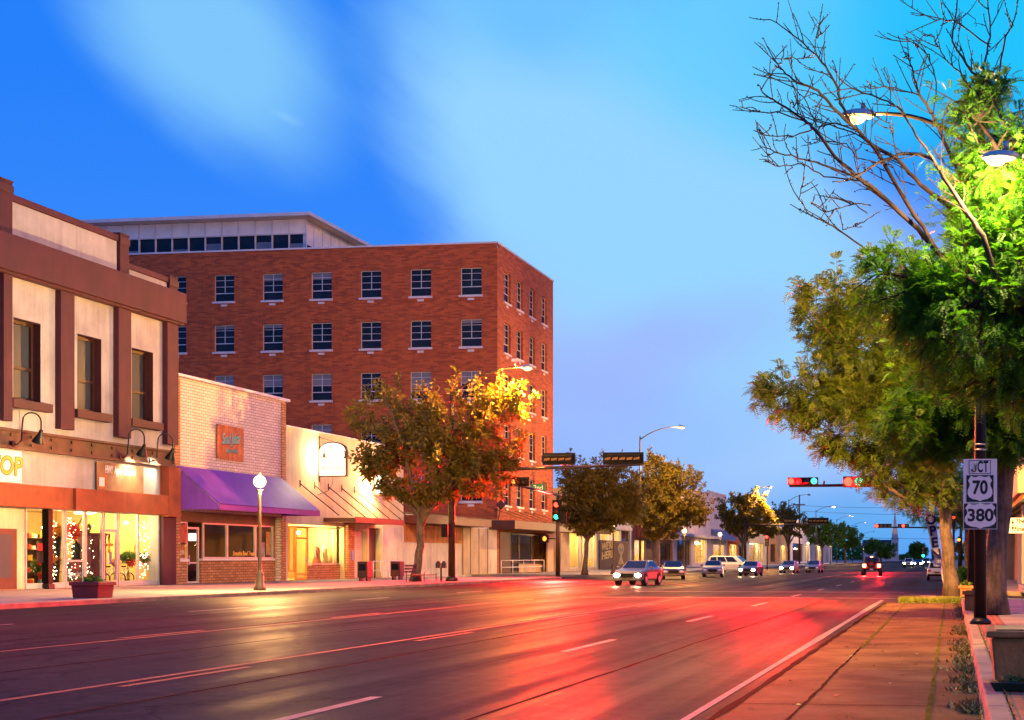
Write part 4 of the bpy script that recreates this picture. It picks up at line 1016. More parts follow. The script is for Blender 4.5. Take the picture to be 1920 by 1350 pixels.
    FP.box(m, xw + 2, xr, zb + .1, zb + .25, -.29, -.15); FP.box(m, xw + 2, xr, zb + 1.98, zb + 2.08, -.29, -.16)
    m.build('mullion', M['coping'], b)
    # blinds half drawn in some of the rooftop bays
    for k in range(n):
        if k % 5 in (1, 4): m = MB(); FP.box(m, xw + 2 + W * k + .08, xw + 2 + W * (k + 1) - .08, zb + .27, zb + 1.0 + (k % 3) * .2, -.29, -.27); m.build('roof_blind', M['blind'], b)
tower()
def annex():
    u0, u1 = LY(757), LY(932)
    t = empty('low_annex', (XL, (u0 + u1) / 2, 0), 'low flat-roofed annex of pale panels between boutique and brick block', 'building')
    shell(t, FL, u0, u1 - .01, 4.5, [], M['white_wall'], 10)
    m = MB(); FL.box(m, LY(866), u1 - 2.3, SW, 3.8, .003, .07)
    m.build('beige_panel', M['beige'], t)
    m = MB()
    for px in (866, 880, 896, 912): FL.box(m, LY(px), LY(px) + .05, SW, 3.8, .072, .1)
    m.build('panel_batten', M['darkwood'], t)
    m = MB(); FL.box(m, u0, LY(885), 3.84, 4.4, .003, 1.6); m.build('canopy', M['canopy'], t, .02)
    m = MB(); FL.box(m, u0, u1 - .01, 4.504, 4.62, -.3, .06); m.build('coping', M['beam'], t)
    m = MB(); FL.box(m, LY(722), LY(865), 2.5, 3.8, .07, .09)
    m = MB(); FL.box(m, u0 + .01, LY(865), 2.55, 3.8, .003, .05); m.build('stained_panel', M['planter'], t)
    y = LY(912); m = MB(); x = XL + 1.2
    m.tube([(x, y - .6, 4.53), (x, y, 5.6)], .04, 6); q = empty('diamond_sign', (x, y, 4.53), 'small dark diamond sign on a leaning stick above the annex canopy', 'sign')
    m.build('stick', M['iron'], q)
    m = MB(); m.prism([(x - .42, y, 5.75), (x, y, 5.33), (x + .42, y, 5.75), (x, y, 6.17)], (0, .04, 0)); m.build('plate', M['canopy'], q)
annex()

# ------------------------------------------------------------------ shops further down the left side
def far_shop(px0, px1, top, mat, label, cat='building', lit=None, awn=None, fascia=None, upper=(), roofmat='coping', deep=14):
    u0, u1 = LY(px0), LY(px1)
    t = empty('shop_building', (XL, (u0 + u1) / 2, 0), label, cat)
    holes = []; W = u1 - u0
    lits = lit or []
    for (a, b, z0, z1, kind) in lits: holes.append((u0 + W * a, u0 + W * b, z0, z1))
    for (a, b, z0, z1) in upper: holes.append((u0 + W * a, u0 + W * b, z0, z1))
    shell(t, FL, u0 + .02, u1 - .02, top, holes, mat, deep, .35)
    m = MB(); FL.box(m, u0 + .02, u1 - .02, top + .004, top + .16, -.35, .1); m.build('coping', M[roofmat], t)
    FD = Fr('L', XL - .3)
    for (a, b, z0, z1, kind) in lits:
        ua, ub = u0 + W * a, u0 + W * b
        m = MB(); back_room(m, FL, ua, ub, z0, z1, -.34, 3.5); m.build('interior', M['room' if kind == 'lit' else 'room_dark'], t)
        n = max(1, int((ub - ua) / 2.2))
        framed(t, FD, ua, ub, z0, z1, 0, M['alu' if kind == 'lit' else 'canopy'], .09, bars=[ua + (ub - ua) * k / n for k in range(1, n)])
        if kind == 'lit':
            m = MB(); m.box(XL - 2.3, XL - 1.9, ua + .3, ub - .3, z1 - .2, z1 - .1); m.build('ceiling_light', M['strip'], t)
            lamp('POINT', 'shop_lamp', (XL - 1.2, (ua + ub) / 2, z1 - .6), 250 + 110 * (ub - ua), (1, .72, .26), t, .3)
    for (a, b, z0, z1) in upper:
        framed(t, FD, u0 + W * a, u0 + W * b, z0, z1, 0, M['darkwood'], .1, rails=((z0 + z1) / 2,), name='window', pane='darkglass')
    if fascia:
        z0, z1, d, mt = fascia
        m = MB(); FL.box(m, u0 + .03, u1 - .03, z0, z1, .004, d); m.build('fascia', M[mt], t)
    if awn:
        for (a, b, zt, zb, d, mt) in awn:
            ua, ub = u0 + W * a, u0 + W * b
            m = MB(); m.prism([(XL + .02, ua, zt), (XL + .02, ub, zt), (XL + d, ub, zb), (XL + d, ua, zb)], (0, 0, -.05)); m.prism([(XL + d, ua, zb - .05), (XL + d, ub, zb - .05), (XL + d, ub, zb - .4), (XL + d, ua, zb - .4)], (-.03, 0, 0))
            m.prism([(XL + .02, ua, zt - .06), (XL + d - .03, ua, zb - .06), (XL + d - .03, ua, zb - .4), (XL + .02, ua, zb - .4)], (0, .03, 0))
            m.build('awning', M[mt], t)
    return t
M['awn_brown'] = pm('brown_awning_canvas', (.10, .035, .02), .8, .2)
M['awn_maroon'] = pm('maroon_awning_canvas', (.20, .02, .025), .75, .2)
M['awn_blue'] = pm('grey_blue_awning_canvas', (.10, .12, .24), .75, .2)
M['awn_orange'] = pm('orange_awning_canvas', (.55, .10, .03), .75, .2)
M['grey_wall'] = pm('grey_render', (.42, .38, .34), .85, .25, .5, streak=.2)
M['pink_wall'] = pm('pale_pink_render', (.58, .50, .48), .85, .2, .5, streak=.15)
M['orange_wall'] = pm('ochre_render', (.46, .22, .08), .85, .3, .5, streak=.2)
far_shop(1052, 1120, 8.2, M['beige'], 'tan shop with brown awning and bright windows beyond the brick block', lit=[(.22, .52, .4, 4.0, 'lit'), (.56, .97, .4, 4.0, 'lit')], awn=[(.05, .98, 5.4, 4.3, 1.6, 'awn_brown')])
far_shop(1120, 1184, 7.6, M['grey_wall'], 'grey shop front carrying the alien mural board', lit=[(.08, .66, 3.0, 4.6, 'lit'), (.68, .95, .4, 4.6, 'dim')], fascia=(4.65, 5.2, .12, 'pink_wall'))
far_shop(1184, 1235, 8.6, M['maroon_dark'], 'dark shop with a steep maroon awning', lit=[(.1, .5, .4, 3.6, 'lit')], awn=[(.15, .85, 6.8, 4.2, 2.0, 'awn_maroon')])
far_shop(1235, 1262, 7.0, M['tan_brick'], 'narrow brown brick shop with a small scalloped awning', lit=[(.1, .9, .5, 3.4, 'dim')], awn=[(.1, .9, 5.0, 4.2, 1.4, 'stucco')])
far_shop(1262, 1331, 11.2, M['pink_wall'], 'pale two-storey shop with one glowing yellow window', lit=[(.1, .45, .4, 4.0, 'dim'), (.55, .9, .6, 4.2, 'lit')], upper=[(.62, .72, 6.6, 9.4), (.85, .93, 6.6, 9.4)], fascia=(4.4, 4.75, 1.9, 'pink_wall'))
far_shop(1331, 1362, 11.8, M['pink_wall'], 'pale shop with grey-blue awning and lavender parapet', lit=[(.2, .85, .5, 3.6, 'lit')], awn=[(.05, .95, 6.0, 4.6, 1.9, 'awn_blue')])
far_shop(1362, 1400, 9.0, M['orange_wall'], 'ochre shop with an orange awning behind the white van', lit=[(.15, .5, .5, 3.8, 'lit'), (.6, .9, .5, 3.8, 'dim')], awn=[(.05, .6, 6.0, 4.4, 1.9, 'awn_orange')])
far_shop(1400, 1440, 8.4, M['stucco'], 'cream low shop glowing behind the red signal', lit=[(.1, .8, .5, 4.4, 'lit')], fascia=(5.0, 7.6, .15, 'stucco'))
far_shop(1440, 1482, 8.0, M['orange_wall'], 'long ochre low shop down the street', lit=[(.1, .3, .5, 4.4, 'dim'), (.5, .8, .5, 4.4, 'lit')])
far_shop(1482, 1520, 10.5, M['white'], 'white-fronted shop with a blank pale sign panel far down the left side', lit=[(.1, .6, .5, 5.0, 'dim'), (.7, .95, .5, 5.0, 'lit')], fascia=(5.6, 9.6, .2, 'white'))
far_shop(1520, 1560, 10.0, M['grey_wall'], 'grey flat-roofed building far down the left side', lit=[(.2, .5, .5, 5.0, 'lit')])
# mural board
y0, y1 = LY(1122), LY(1175)
t = empty('mural_board', (XL + .1, (y0 + y1) / 2, SW), 'black painted board with yellow words and a pale alien head', 'mural')
m = MB(); FL.box(m, y0, y1, SW + .1, 3.35, .06, .14); m.build('board', M['awn_brown'], t)
yl = pm('mural_yellow', (.70, .46, .08), .7, .15, bump=0)
text("WE'RE", 1.15, yl, t, FL.p(y0 + (y1 - y0) * .27, 2.75, .145), (0, 1, .06), (0, 0, 1), .1, width=(y1 - y0) * .42, bold=.03)
text("HERE", 1.15, yl, t, FL.p(y0 + (y1 - y0) * .27, 1.75, .145), (0, 1, .06), (0, 0, 1), .1, width=(y1 - y0) * .42, bold=.03)
gy = pm('mural_grey', (.34, .24, .10), .8, .3, bump=0)
m = MB(); cy, cz = y0 + (y1 - y0) * .74, 2.5; k = (y1 - y0) * .12
m.prism([FL.p(cy + k * .95 * math.cos(a) * (1 if math.sin(a) > 0 else .62 + .38 * (1 + math.sin(a))), cz + (.62 if math.sin(a) > 0 else .85) * math.sin(a), .143) for a in [i * PI / 14 for i in range(28)]], (.01, 0, 0))
m.prism([FL.p(cy - k * .2, 1.72, .143), FL.p(cy + k * .2, 1.72, .143), FL.p(cy + k * .9, .7, .143), FL.p(cy - k * .9, .7, .143)], (.01, 0, 0))
m.build('alien_figure', gy, t)
m = MB()
for q in (-1, 1):
    m.prism([FL.p(cy + q * k * .38 + k * .36 * math.cos(a) * .9, cz - .1 + .2 * math.sin(a) + q * .25 * math.cos(a) * .5, .156) for a in [i * PI / 8 for i in range(16)]], (.004, 0, 0))
m.build('alien_eyes', M['sign_black'], t)

# ------------------------------------------------------------------ right side
FR = Fr('R', XR)
def RY(px, X=XR): return along(px, X)
def right_side():
    u0, u1 = 58.0, 92.0
    t = empty('office_building', (XR, 60, 0), 'grey-violet building with a cream canopy at the right edge', 'building')
    holes = [(RY(1908), RY(1884), SW, 3.5)]
    a, b = sorted((RY(1907), RY(1886)))
    shell(t, FR, u0, u1, 7.2, [(a, b, SW, 3.1)], pm('violet_grey_render', (.16, .14, .20), .8, .3, .8, streak=.2), 30, .5)
    m = MB(); m.quad((XR, u0 - .002, 0), (XR + 30, u0 - .002, 0), (XR + 30, u0 - .002, 7.2), (XR, u0 - .002, 7.2)); m.build('end_wall', M['grey_wall'], t)
    m = MB(); FR.box(m, 52, u1, 3.75, 4.75, -12, .9); m.build('canopy', M['stucco'], t, .03)
    m = MB()
    for k in range(10): m.box(XR - .7 + k * .3, XR - .55 + k * .3, 52.2, u1 - .2, 3.55, 3.745)
    m.build('soffit_slat', pm('olive_slat', (.20, .24, .05), .7), t)
    FD = Fr('R', XR + .5)
    m = MB(); FD.box(m, a, (a + b) / 2 - .02, SW, 3.1, -.06, 0); FD.box(m, (a + b) / 2 + .02, b, SW, 3.1, -.06, 0); d = m.build('door', M['planter'], t)
    m = MB(); FD.box(m, (a + b) / 2 - .2, (a + b) / 2 - .14, 1.0, 1.7, .003, .06); m.build('handle', M['steel'], d)
    m = MB(); m.box(XR - .6, XR + 9, 54.4, 57.9, SW, SW + .28); m.box(XR - .2, XR + 9, 55.2, 57.9, SW + .284, SW + .52); m.build('step', pm('blue_grey_steps', (.16, .19, .27), .7), t, .02)
    for px in (1893,): m = MB()
    m.box(XR - .5, XR - .3, 57.2, 57.4, SW + .3, 3.54); m.build('canopy_post', M['grey_wall'], t)
    # hanging sign board
    y = 50.0; x0, x1 = across(1872, y), across(2010, y); z0, z1 = zat(x0, y, 1000), zat(x0, y, 971)
    q = empty('hanging_signboard', (x0, y, z0), 'long cream signboard with arrows hanging under the canopy at right', 'sign')
    m = MB(); m.box(x0, x1, y, y + .06, z0, z1); m.build('board', M['sign_white'], q, .01)
    px = lambda p: across(p, y)
    text('es', .25, M['redlet'], q, (px(1880), y - .006, zat(x0, y, 980)), (1, 0, 0), (0, 0, 1))
    text('ry', .25, M['sign_black'], q, (px(1880), y - .006, zat(x0, y, 992)), (1, 0, 0), (0, 0, 1), bold=.01)
    text('The Store', .2, M['sign_black'], q, (px(1926), y - .006, zat(x0, y, 977)), (1, 0, 0), (0, 0, 1), .2, bold=.006)
    text('Finer Things', .2, M['sign_black'], q, (px(1929), y - .006, zat(x0, y, 992)), (1, 0, 0), (0, 0, 1), .2, bold=.006)
    m = MB()
    for p in (1891, 1899):
        X = px(p); za, zb = zat(x0, y, 995), zat(x0, y, 975)
        m.box(X - .012, X + .012, y - .008, y - .002, za, zb)
        for zz, sg in ((za, 1), (zb, -1)):
            m.add([(X, y - .008, zz), (X - .05, y - .008, zz + sg * .12), (X + .05, y - .008, zz + sg * .12)], [(0, 1, 2)])
    m.build('arrow', M['sign_black'], q)
    m = MB()
    for xx in (x0 + .2, x1 - .3): m.tube([(xx, y + .03, z1), (xx, y + .03, 3.74 if y > 52 else 4.2)], .015, 6)
    m.build('hanger', M['iron'], q)
    m = MB(); 
    lamp('POINT', 'canopy_lamp', (XR - .2, 54, 3.4), 55, (1, .85, .5), t, .2)
    # next buildings along the right
    for (a, b, top, mat, lab, e) in ((96, 128, 6.5, 'stucco', 'cream shop with glowing doorway behind the right-hand tree trunks', 220), (130, 190, 7.5, 'grey_wall', 'grey shop row far down the right side', 160), (194, 300, 8.5, 'beige', 'tan buildings far down the right side', 200)):
        t = empty('shop_building', (XR, (a + b) / 2, 0), lab, 'building')
        hs = [(a + 1.5, a + 9, SW, 3.4), (a + 11, a + 20, .6, 3.4)]
        shell(t, FR, a, b, top, hs, M[mat], 20, .4)
        m = MB(); FR.box(m, a, b, top + .004, top + .2, -.4, .12); m.build('coping', M['coping'], t)
        m = MB(); FR.box(m, a, b, 3.7, 4.1, .004, 1.4); m.build('canopy', M['canopy'], t)
        F2 = Fr('R', XR + .3)
        for h in hs:
            m = MB(); back_room(m, FR, h[0], h[1], h[2], h[3], -.4, 4); m.build('interior', M['room'], t)
            framed(t, F2, h[0], h[1], h[2], h[3], 0, M['alu'], .1, bars=((h[0] + h[1]) / 2,))
        lamp('POINT', 'shop_lamp', (XR + 1.4, a + 6, 2.9), e, (1, .75, .3), t, .2); lamp('POINT', 'shop_lamp', (XR + 1.4, a + 15, 2.9), e, (1, .75, .3), t, .2)
right_side()

# ------------------------------------------------------------------ church at the end of the street
def church():
    d = 640.0
    p = at(1678, 1046, d); x, y = p.x, p.y; k = d / FPX
    Z = lambda py: EYE + (CY - py) * k
    t = empty('church', (x, y, 0), 'church with a tall pointed spire closing the far end of the street', 'church')
    m = MB(); w = 1.55
    m.box(x - w, x + w, y - w, y + w, 0, Z(1011)); m.box(x - w - .2, x + w + .2, y - w - .2, y + w + .2, Z(1011) + .01, Z(1009)); m.build('tower', M['pink_wall'], t)
    m = MB(); w2 = 1.45; zb = Z(1009) + .02
    m.add([(x - w2, y - w2, zb), (x + w2, y - w2, zb), (x + w2, y + w2, zb), (x - w2, y + w2, zb), (x, y, Z(958))], [(0, 1, 4), (1, 2, 4), (2, 3, 4), (3, 0, 4), (3, 2, 1, 0)]); m.build('spire', M['grey_wall'], t)
    m = MB(); m.tube([(x, y, Z(958) - .4), (x, y, Z(953))], .08, 5); m.box(x - .5, x + .5, y - .06, y + .06, Z(955.5), Z(955)); m.build('cross', M['iron'], t)
    for q in (-.7, .7):
        m = MB(); m.box(x + q - .35, x + q + .35, y - w - .05, y - w - .005, Z(1030), Z(1018)); m.build('window', M['darkglass'], t)
    xa, xb = at(1617, 1046, d).x, x - 1.6
    zr, ze = Z(1012), Z(1026)
    m = MB(); m.box(xa + .4, xb, y - 3, y + 9, 0, ze); m.build('nave', M['pink_wall'], t)
    m = MB(); m.add([(xa, y - 3.6, ze), (xb, y - 3.6, ze), (xb, y + 9.6, ze), (xa, y + 9.6, ze), (xa, y + 3, zr), (xb, y + 3, zr)], [(0, 1, 5, 4), (2, 3, 4, 5), (0, 4, 3), (1, 2, 5), (3, 2, 1, 0)]); m.build('roof', M['maroon'], t)
    # steeple floodlights on the tower head
    lamp('SPOT', 'steeple_light', (x, y - 6, Z(1030)), 6000, (1, .55, .2), t, .4, 40, .6, (0, .32, 1))
church()
# ------------------------------------------------------------------ trees
def leaves_mesh(name, C, A, B, L, W, mat, parent):
    """C centres, A axis, B side: one lozenge per leaf"""
    n = len(C); o0 = np.array(org(parent))
    P = np.empty((n, 4, 3), dtype=np.float32)
    A = A / np.maximum(np.linalg.norm(A, axis=1, keepdims=True), 1e-6)
    B = B - A * np.sum(A * B, axis=1, keepdims=True); B = B / np.maximum(np.linalg.norm(B, axis=1, keepdims=True), 1e-6)
    C = C - o0
    P[:, 0] = C; P[:, 1] = C + A * (L * .45)[:, None] + B * (W * .5)[:, None]; P[:, 2] = C + A * L[:, None]; P[:, 3] = C + A * (L * .45)[:, None] - B * (W * .5)[:, None]
    me = bpy.data.meshes.new(name)
    me.vertices.add(n * 4); me.loops.add(n * 4); me.polygons.add(n)
    me.vertices.foreach_set('co', P.reshape(-1))
    me.loops.foreach_set('vertex_index', np.arange(n * 4, dtype=np.int32))
    me.polygons.foreach_set('loop_start', np.arange(0, n * 4, 4, dtype=np.int32))
    me.polygons.foreach_set('loop_total', np.full(n, 4, dtype=np.int32))
    me.update(); me.validate()
    me.materials.append(mat)
    o = bpy.data.objects.new(name, me); COL.objects.link(o); o.parent = parent
    return o
def bez(a, b, c, n):
    t = np.linspace(0, 1, n)[:, None]
    return (1 - t) ** 2 * a + 2 * t * (1 - t) * b + t ** 2 * c
def unit(v): return v / max(np.linalg.norm(v), 1e-6)
def make_tree(label, base, fork, blobs, seed, n_limb=9, n_twig=220, leaf='leaf_ash', pinnate=False, r0=.17, lsize=.13, per=60, shoots=20, bark='bark', group=None, bare=None, spray=.34, keep=None):
    rg = np.random.RandomState(seed)
    base = np.array(base, float); fork = np.array(fork, float)
    t = empty('street_tree', tuple(base), label, 'tree', group)
    w = MB()
    def wob(p, k):
        q = p.copy(); q[1:-1] += rg.normal(0, k, q[1:-1].shape); return q
    tr = wob(bez(base, (base + fork) / 2 + rg.normal(0, .12, 3) * [1, 1, 0], fork, 8), .03)
    rad = np.linspace(r0 * 1.0, r0 * .78, 8); rad[0] = r0 * 1.55; rad[1] = r0 * 1.1
    w.tube(tr, rad, 12)
    tot = np.array([b[1][0] * b[1][1] * b[1][2] for b in blobs]); tot = tot / tot.sum()
    def sample(shellness=.0):
        b = blobs[rg.choice(len(blobs), p=tot)]
        d = unit(rg.normal(0, 1, 3)); rr = (shellness + (1 - shellness) * rg.rand()) ** (1 / 3.)
        return np.array(b[0]) + d * rr * np.array(b[1]), np.array(b[0]), np.array(b[1])
    nodes = []; 
    for k in range(n_limb):
        e, bc, br = sample(.45)
        if k < len(blobs): e = np.array(blobs[k][0]) + unit(rg.normal(0, 1, 3)) * np.array(blobs[k][1]) * .45
        st = tr[-1] if rg.rand() < .6 else tr[-2] + (tr[-1] - tr[-2]) * rg.rand()
        mid = st + (e - st) * .45 + np.array([0, 0, .22 * np.linalg.norm(e - st)]) * (.5 + rg.rand() * .6)
        p = wob(bez(st, mid, e, 9), .06)
        w.tube(p, np.linspace(r0 * .62, .025, 9), 7)
        for i in range(2, 9): nodes.append((p[i], unit(p[i] - p[i - 1]), i))
    npos = np.array([n[0] for n in nodes])
    Cs, As, Bs, Ls, Ws = [], [], [], [], []
    def foliate(p, n, sz):
        seg = rg.rand(n) ** .7 * (len(p) - 1.001); i = seg.astype(int); f = (seg - i)[:, None]
        c = p[i] * (1 - f) + p[i + 1] * f
        ax = p[i + 1] - p[i]; ax = ax / np.maximum(np.linalg.norm(ax, axis=1, keepdims=True), 1e-6)
        rd = rg.normal(0, 1, (n, 3)); rd /= np.linalg.norm(rd, axis=1, keepdims=True)
        if not pinnate:
            c = c + rd * (spray * .5 * rg.rand(n)[:, None]) ; a = ax * .5 + rd + np.array([0, 0, -.35])
            Cs.append(c); As.append(a); Bs.append(rg.normal(0, 1, (n, 3))); s = sz * (.6 + .8 * rg.rand(n)); Ls.append(s); Ws.append(s * .42)
        else:
            a = ax * .6 + rd * .9 + np.array([0, 0, -.25]); a /= np.linalg.norm(a, axis=1, keepdims=True)
            side = np.cross(a, rg.normal(0, 1, (n, 3)) * .4 + np.array([0, 0, 1.0])); side /= np.maximum(np.linalg.norm(side, axis=1, keepdims=True), 1e-6)
            ln = sz * (.7 + .6 * rg.rand(n))
            c = c + rd * (spray * .4 * rg.rand(n)[:, None])
            for j in range(6):
                for sg in (-1, 1):
                    q = c + a * (ln * (.12 + .15 * j))[:, None] + np.array([0, 0, -1]) * (ln * .03 * j * j * .3)[:, None]
                    Cs.append(q); As.append(side * sg + a * .55); Bs.append(np.cross(side, a)+0*side); Bs[-1] = np.cross(np.cross(side, a), side * sg + a * .55)
                    l = ln * (.36 if j < 4 else .26); Ls.append(l); Ws.append(l * .36)
    for k in range(n_twig):
        e, bc, br = sample(.25)
        if keep is not None and not keep(e): continue
        dist = np.linalg.norm(npos - e, axis=1) + rg.rand(len(npos)) * .5
        j = int(np.argmin(dist)); s = nodes[j][0]
        out = unit(e - bc)
        mid = (s + e) / 2 + np.array([0, 0, .12]) + rg.normal(0, .15, 3)
        e2 = e + out * .25 + np.array([0, 0, .15])
        p = bez(s, mid, e2, 7)
        w.tube(p, np.linspace(.022, .006, 7), 4, False)
        foliate(p[2:], per, lsize)
    for k in range(shoots):
        e, bc, br = sample(.85)
        if e[2] < bc[2] - br[2] * .2: e[2] = 2 * bc[2] - e[2]
        if keep is not None and not keep(e): continue
        out = unit((e - bc) / br * [1, 1, .8] + np.array([0, 0, .55]))
        l = .5 + rg.rand() * .9
        p = bez(e - out * .5, e + out * l * .4 + rg.normal(0, .08, 3), e + out * l, 6)
        w.tube(p, np.linspace(.016, .005, 6), 4, False)
        foliate(p, int(per * .9), lsize)
    if bare: bare(w, rg, t)
    w.build('trunk', M[bark], t)
    leaves_mesh('crown', np.concatenate(Cs), np.concatenate(As), np.concatenate(Bs), np.concatenate(Ls), np.concatenate(Ws), M[leaf], t)
    return t
def blob(px, py, d, rx, ry, depth_r=None):   # centre seen at (px,py) at range d; radii in picture units turned to metres
    k = d / FPX; p = at(px, py, d)
    return ((p.x, p.y, p.z), (rx * k, depth_r if depth_r else rx * k, ry * k))
def pix(e):
    zc = -e[0] * s_ + e[1] * c_; return CX + FPX * (e[0] * c_ + e[1] * s_) / zc, CY - FPX * (e[2] - EYE) / zc
def kerb_tree(px, X=-27.9): y = along(px, X); return X, y, depth(X, y)
GL = 'trees along the left kerb'
x, y, d = kerb_tree(779, -29.2)
make_tree('bushy kerbside tree glowing orange on one side before the annex', (x, y, SW), (x + .25, y, 3.6), [blob(740, 805, d, 62, 75), blob(860, 815, d, 80, 80), blob(930, 810, d, 62, 70), blob(800, 885, d, 100, 62), blob(705, 865, d, 38, 40), blob(905, 895, d, 66, 45), blob(965, 770, d, 32, 30)], 3, 18, 400, 'leaf_ash', per=62, lsize=.25, r0=.24, shoots=120, group=GL, spray=.42)
x, y, d = kerb_tree(1096)
make_tree('dark forked kerbside tree in front of the mural board', (x, y, SW), (x + .2, y, 2.9), [blob(1085, 920, d, 42, 48), blob(1140, 925, d, 52, 52), blob(1110, 965, d, 62, 36), blob(1175, 950, d, 36, 40)], 5, 13, 420, 'leaf_ash', per=70, lsize=.26, r0=.20, shoots=60, group=GL)
x, y, d = kerb_tree(1224)
make_tree('tall kerbside tree with upright shoots beside the second street lamp', (x, y, SW), (x + .2, y, 3.6), [blob(1232, 915, d, 36, 58), blob(1270, 930, d, 46, 55), blob(1240, 975, d, 46, 38), blob(1300, 960, d, 28, 30)], 8, 12, 420, 'leaf_ash', per=66, lsize=.28, r0=.24, shoots=70, group=GL)
x, y, d = kerb_tree(1393)
make_tree('yellow-lit kerbside tree before the white van', (x, y, SW), (x, y, 3.4), [blob(1378, 965, d, 28, 36), blob(1412, 968, d, 30, 40), blob(1440, 985, d, 20, 24)], 9, 9, 280, 'leaf_ash', per=56, lsize=.37, r0=.22, shoots=26, group=GL)
x, y, d = kerb_tree(1478)
make_tree('kerbside tree behind the far signal arm', (x, y, SW), (x, y, 3.6), [blob(1468, 975, d, 22, 30), blob(1495, 985, d, 24, 26)], 10, 8, 130, 'leaf_ash', per=40, lsize=.42, r0=.24, shoots=16, group=GL)
x, y, d = kerb_tree(1541)
make_tree('green kerbside tree far down the left side', (x, y, SW), (x, y, 3.6), [blob(1535, 1000, d, 26, 22), blob(1560, 1003, d, 26, 22)], 11, 8, 130, 'leaf_far', per=36, lsize=.55, r0=.26, shoots=14, group=GL)
x, y, d = kerb_tree(1585)
make_tree('last green tree of the left kerb row below the church roof', (x, y, SW), (x, y, 3.6), [blob(1585, 1005, d, 22, 20), blob(1602, 1012, d, 14, 16)], 12, 7, 110, 'leaf_far', per=32, lsize=.7, r0=.26, shoots=12, group=GL)
for px, py, dd, rx, ry, lab, sd in ((1652, 1030, 430, 30, 15, 'low round tree in front of the church roof', 13), (1722, 1032, 480, 16, 14, 'small tree right of the church tower', 14)):
    p = at(px, 1046, dd)
    make_tree(lab, (p.x, p.y, 0), (p.x, p.y, 2.2), [blob(px - rx * .3, py, dd, rx * .7, ry), blob(px + rx * .4, py + 3, dd, rx * .6, ry * .9)], sd, 7, 110, 'leaf_far', per=30, lsize=.85, r0=.3, shoots=8)
# right side: honey locusts
GR = 'trees along the right kerb'
f_ = foot(1862, 1152, SW); d = depth(f_.x, f_.y)
make_tree('big honey locust with furrowed trunk behind the black lamp post', (f_.x, f_.y, SW), (f_.x + .35, f_.y + .2, 4.4), [blob(1800, 690, d, 120, 120, 1.8), blob(1890, 640, d, 120, 170, 2.0), blob(1850, 790, d, 115, 90, 1.7), blob(1745, 800, d, 95, 75, 1.5), blob(1900, 800, d, 90, 70, 1.6)], 15, 15, 900, 'leaf', True, per=22, lsize=.27, r0=.26, shoots=60, group=GR)
f_ = foot(1786, 1117, SW); d2 = depth(f_.x, f_.y)
make_tree('locust with amber-lit left side leaning over the street', (f_.x, f_.y, SW), (f_.x - .4, f_.y, 4.0), [blob(1570, 590, d2, 78, 60, 2.2), blob(1640, 660, d2, 110, 100, 2.6), blob(1500, 750, d2, 85, 60, 1.7), blob(1610, 790, d2, 110, 85, 2.4), blob(1720, 760, d2, 110, 130, 2.8), blob(1700, 890, d2, 90, 60, 2.2), blob(1740, 940, d2, 62, 36, 2.0)], 16, 17, 1000, 'leaf_amber', True, per=19, lsize=.33, r0=.24, shoots=90, group=GR)
x = .9; y = 84.0; d3 = depth(x, y)
make_tree('smaller dark locust further along behind the feather flag', (x, y, SW), (x, y, 3.2), [blob(1745, 955, d3, 48, 36, 2.0), blob(1800, 950, d3, 44, 40, 2.0), blob(1760, 900, d3, 60, 36, 2.4)], 17, 9, 200, 'leaf', True, per=13, lsize=.34, r0=.2, shoots=16, group=GR)
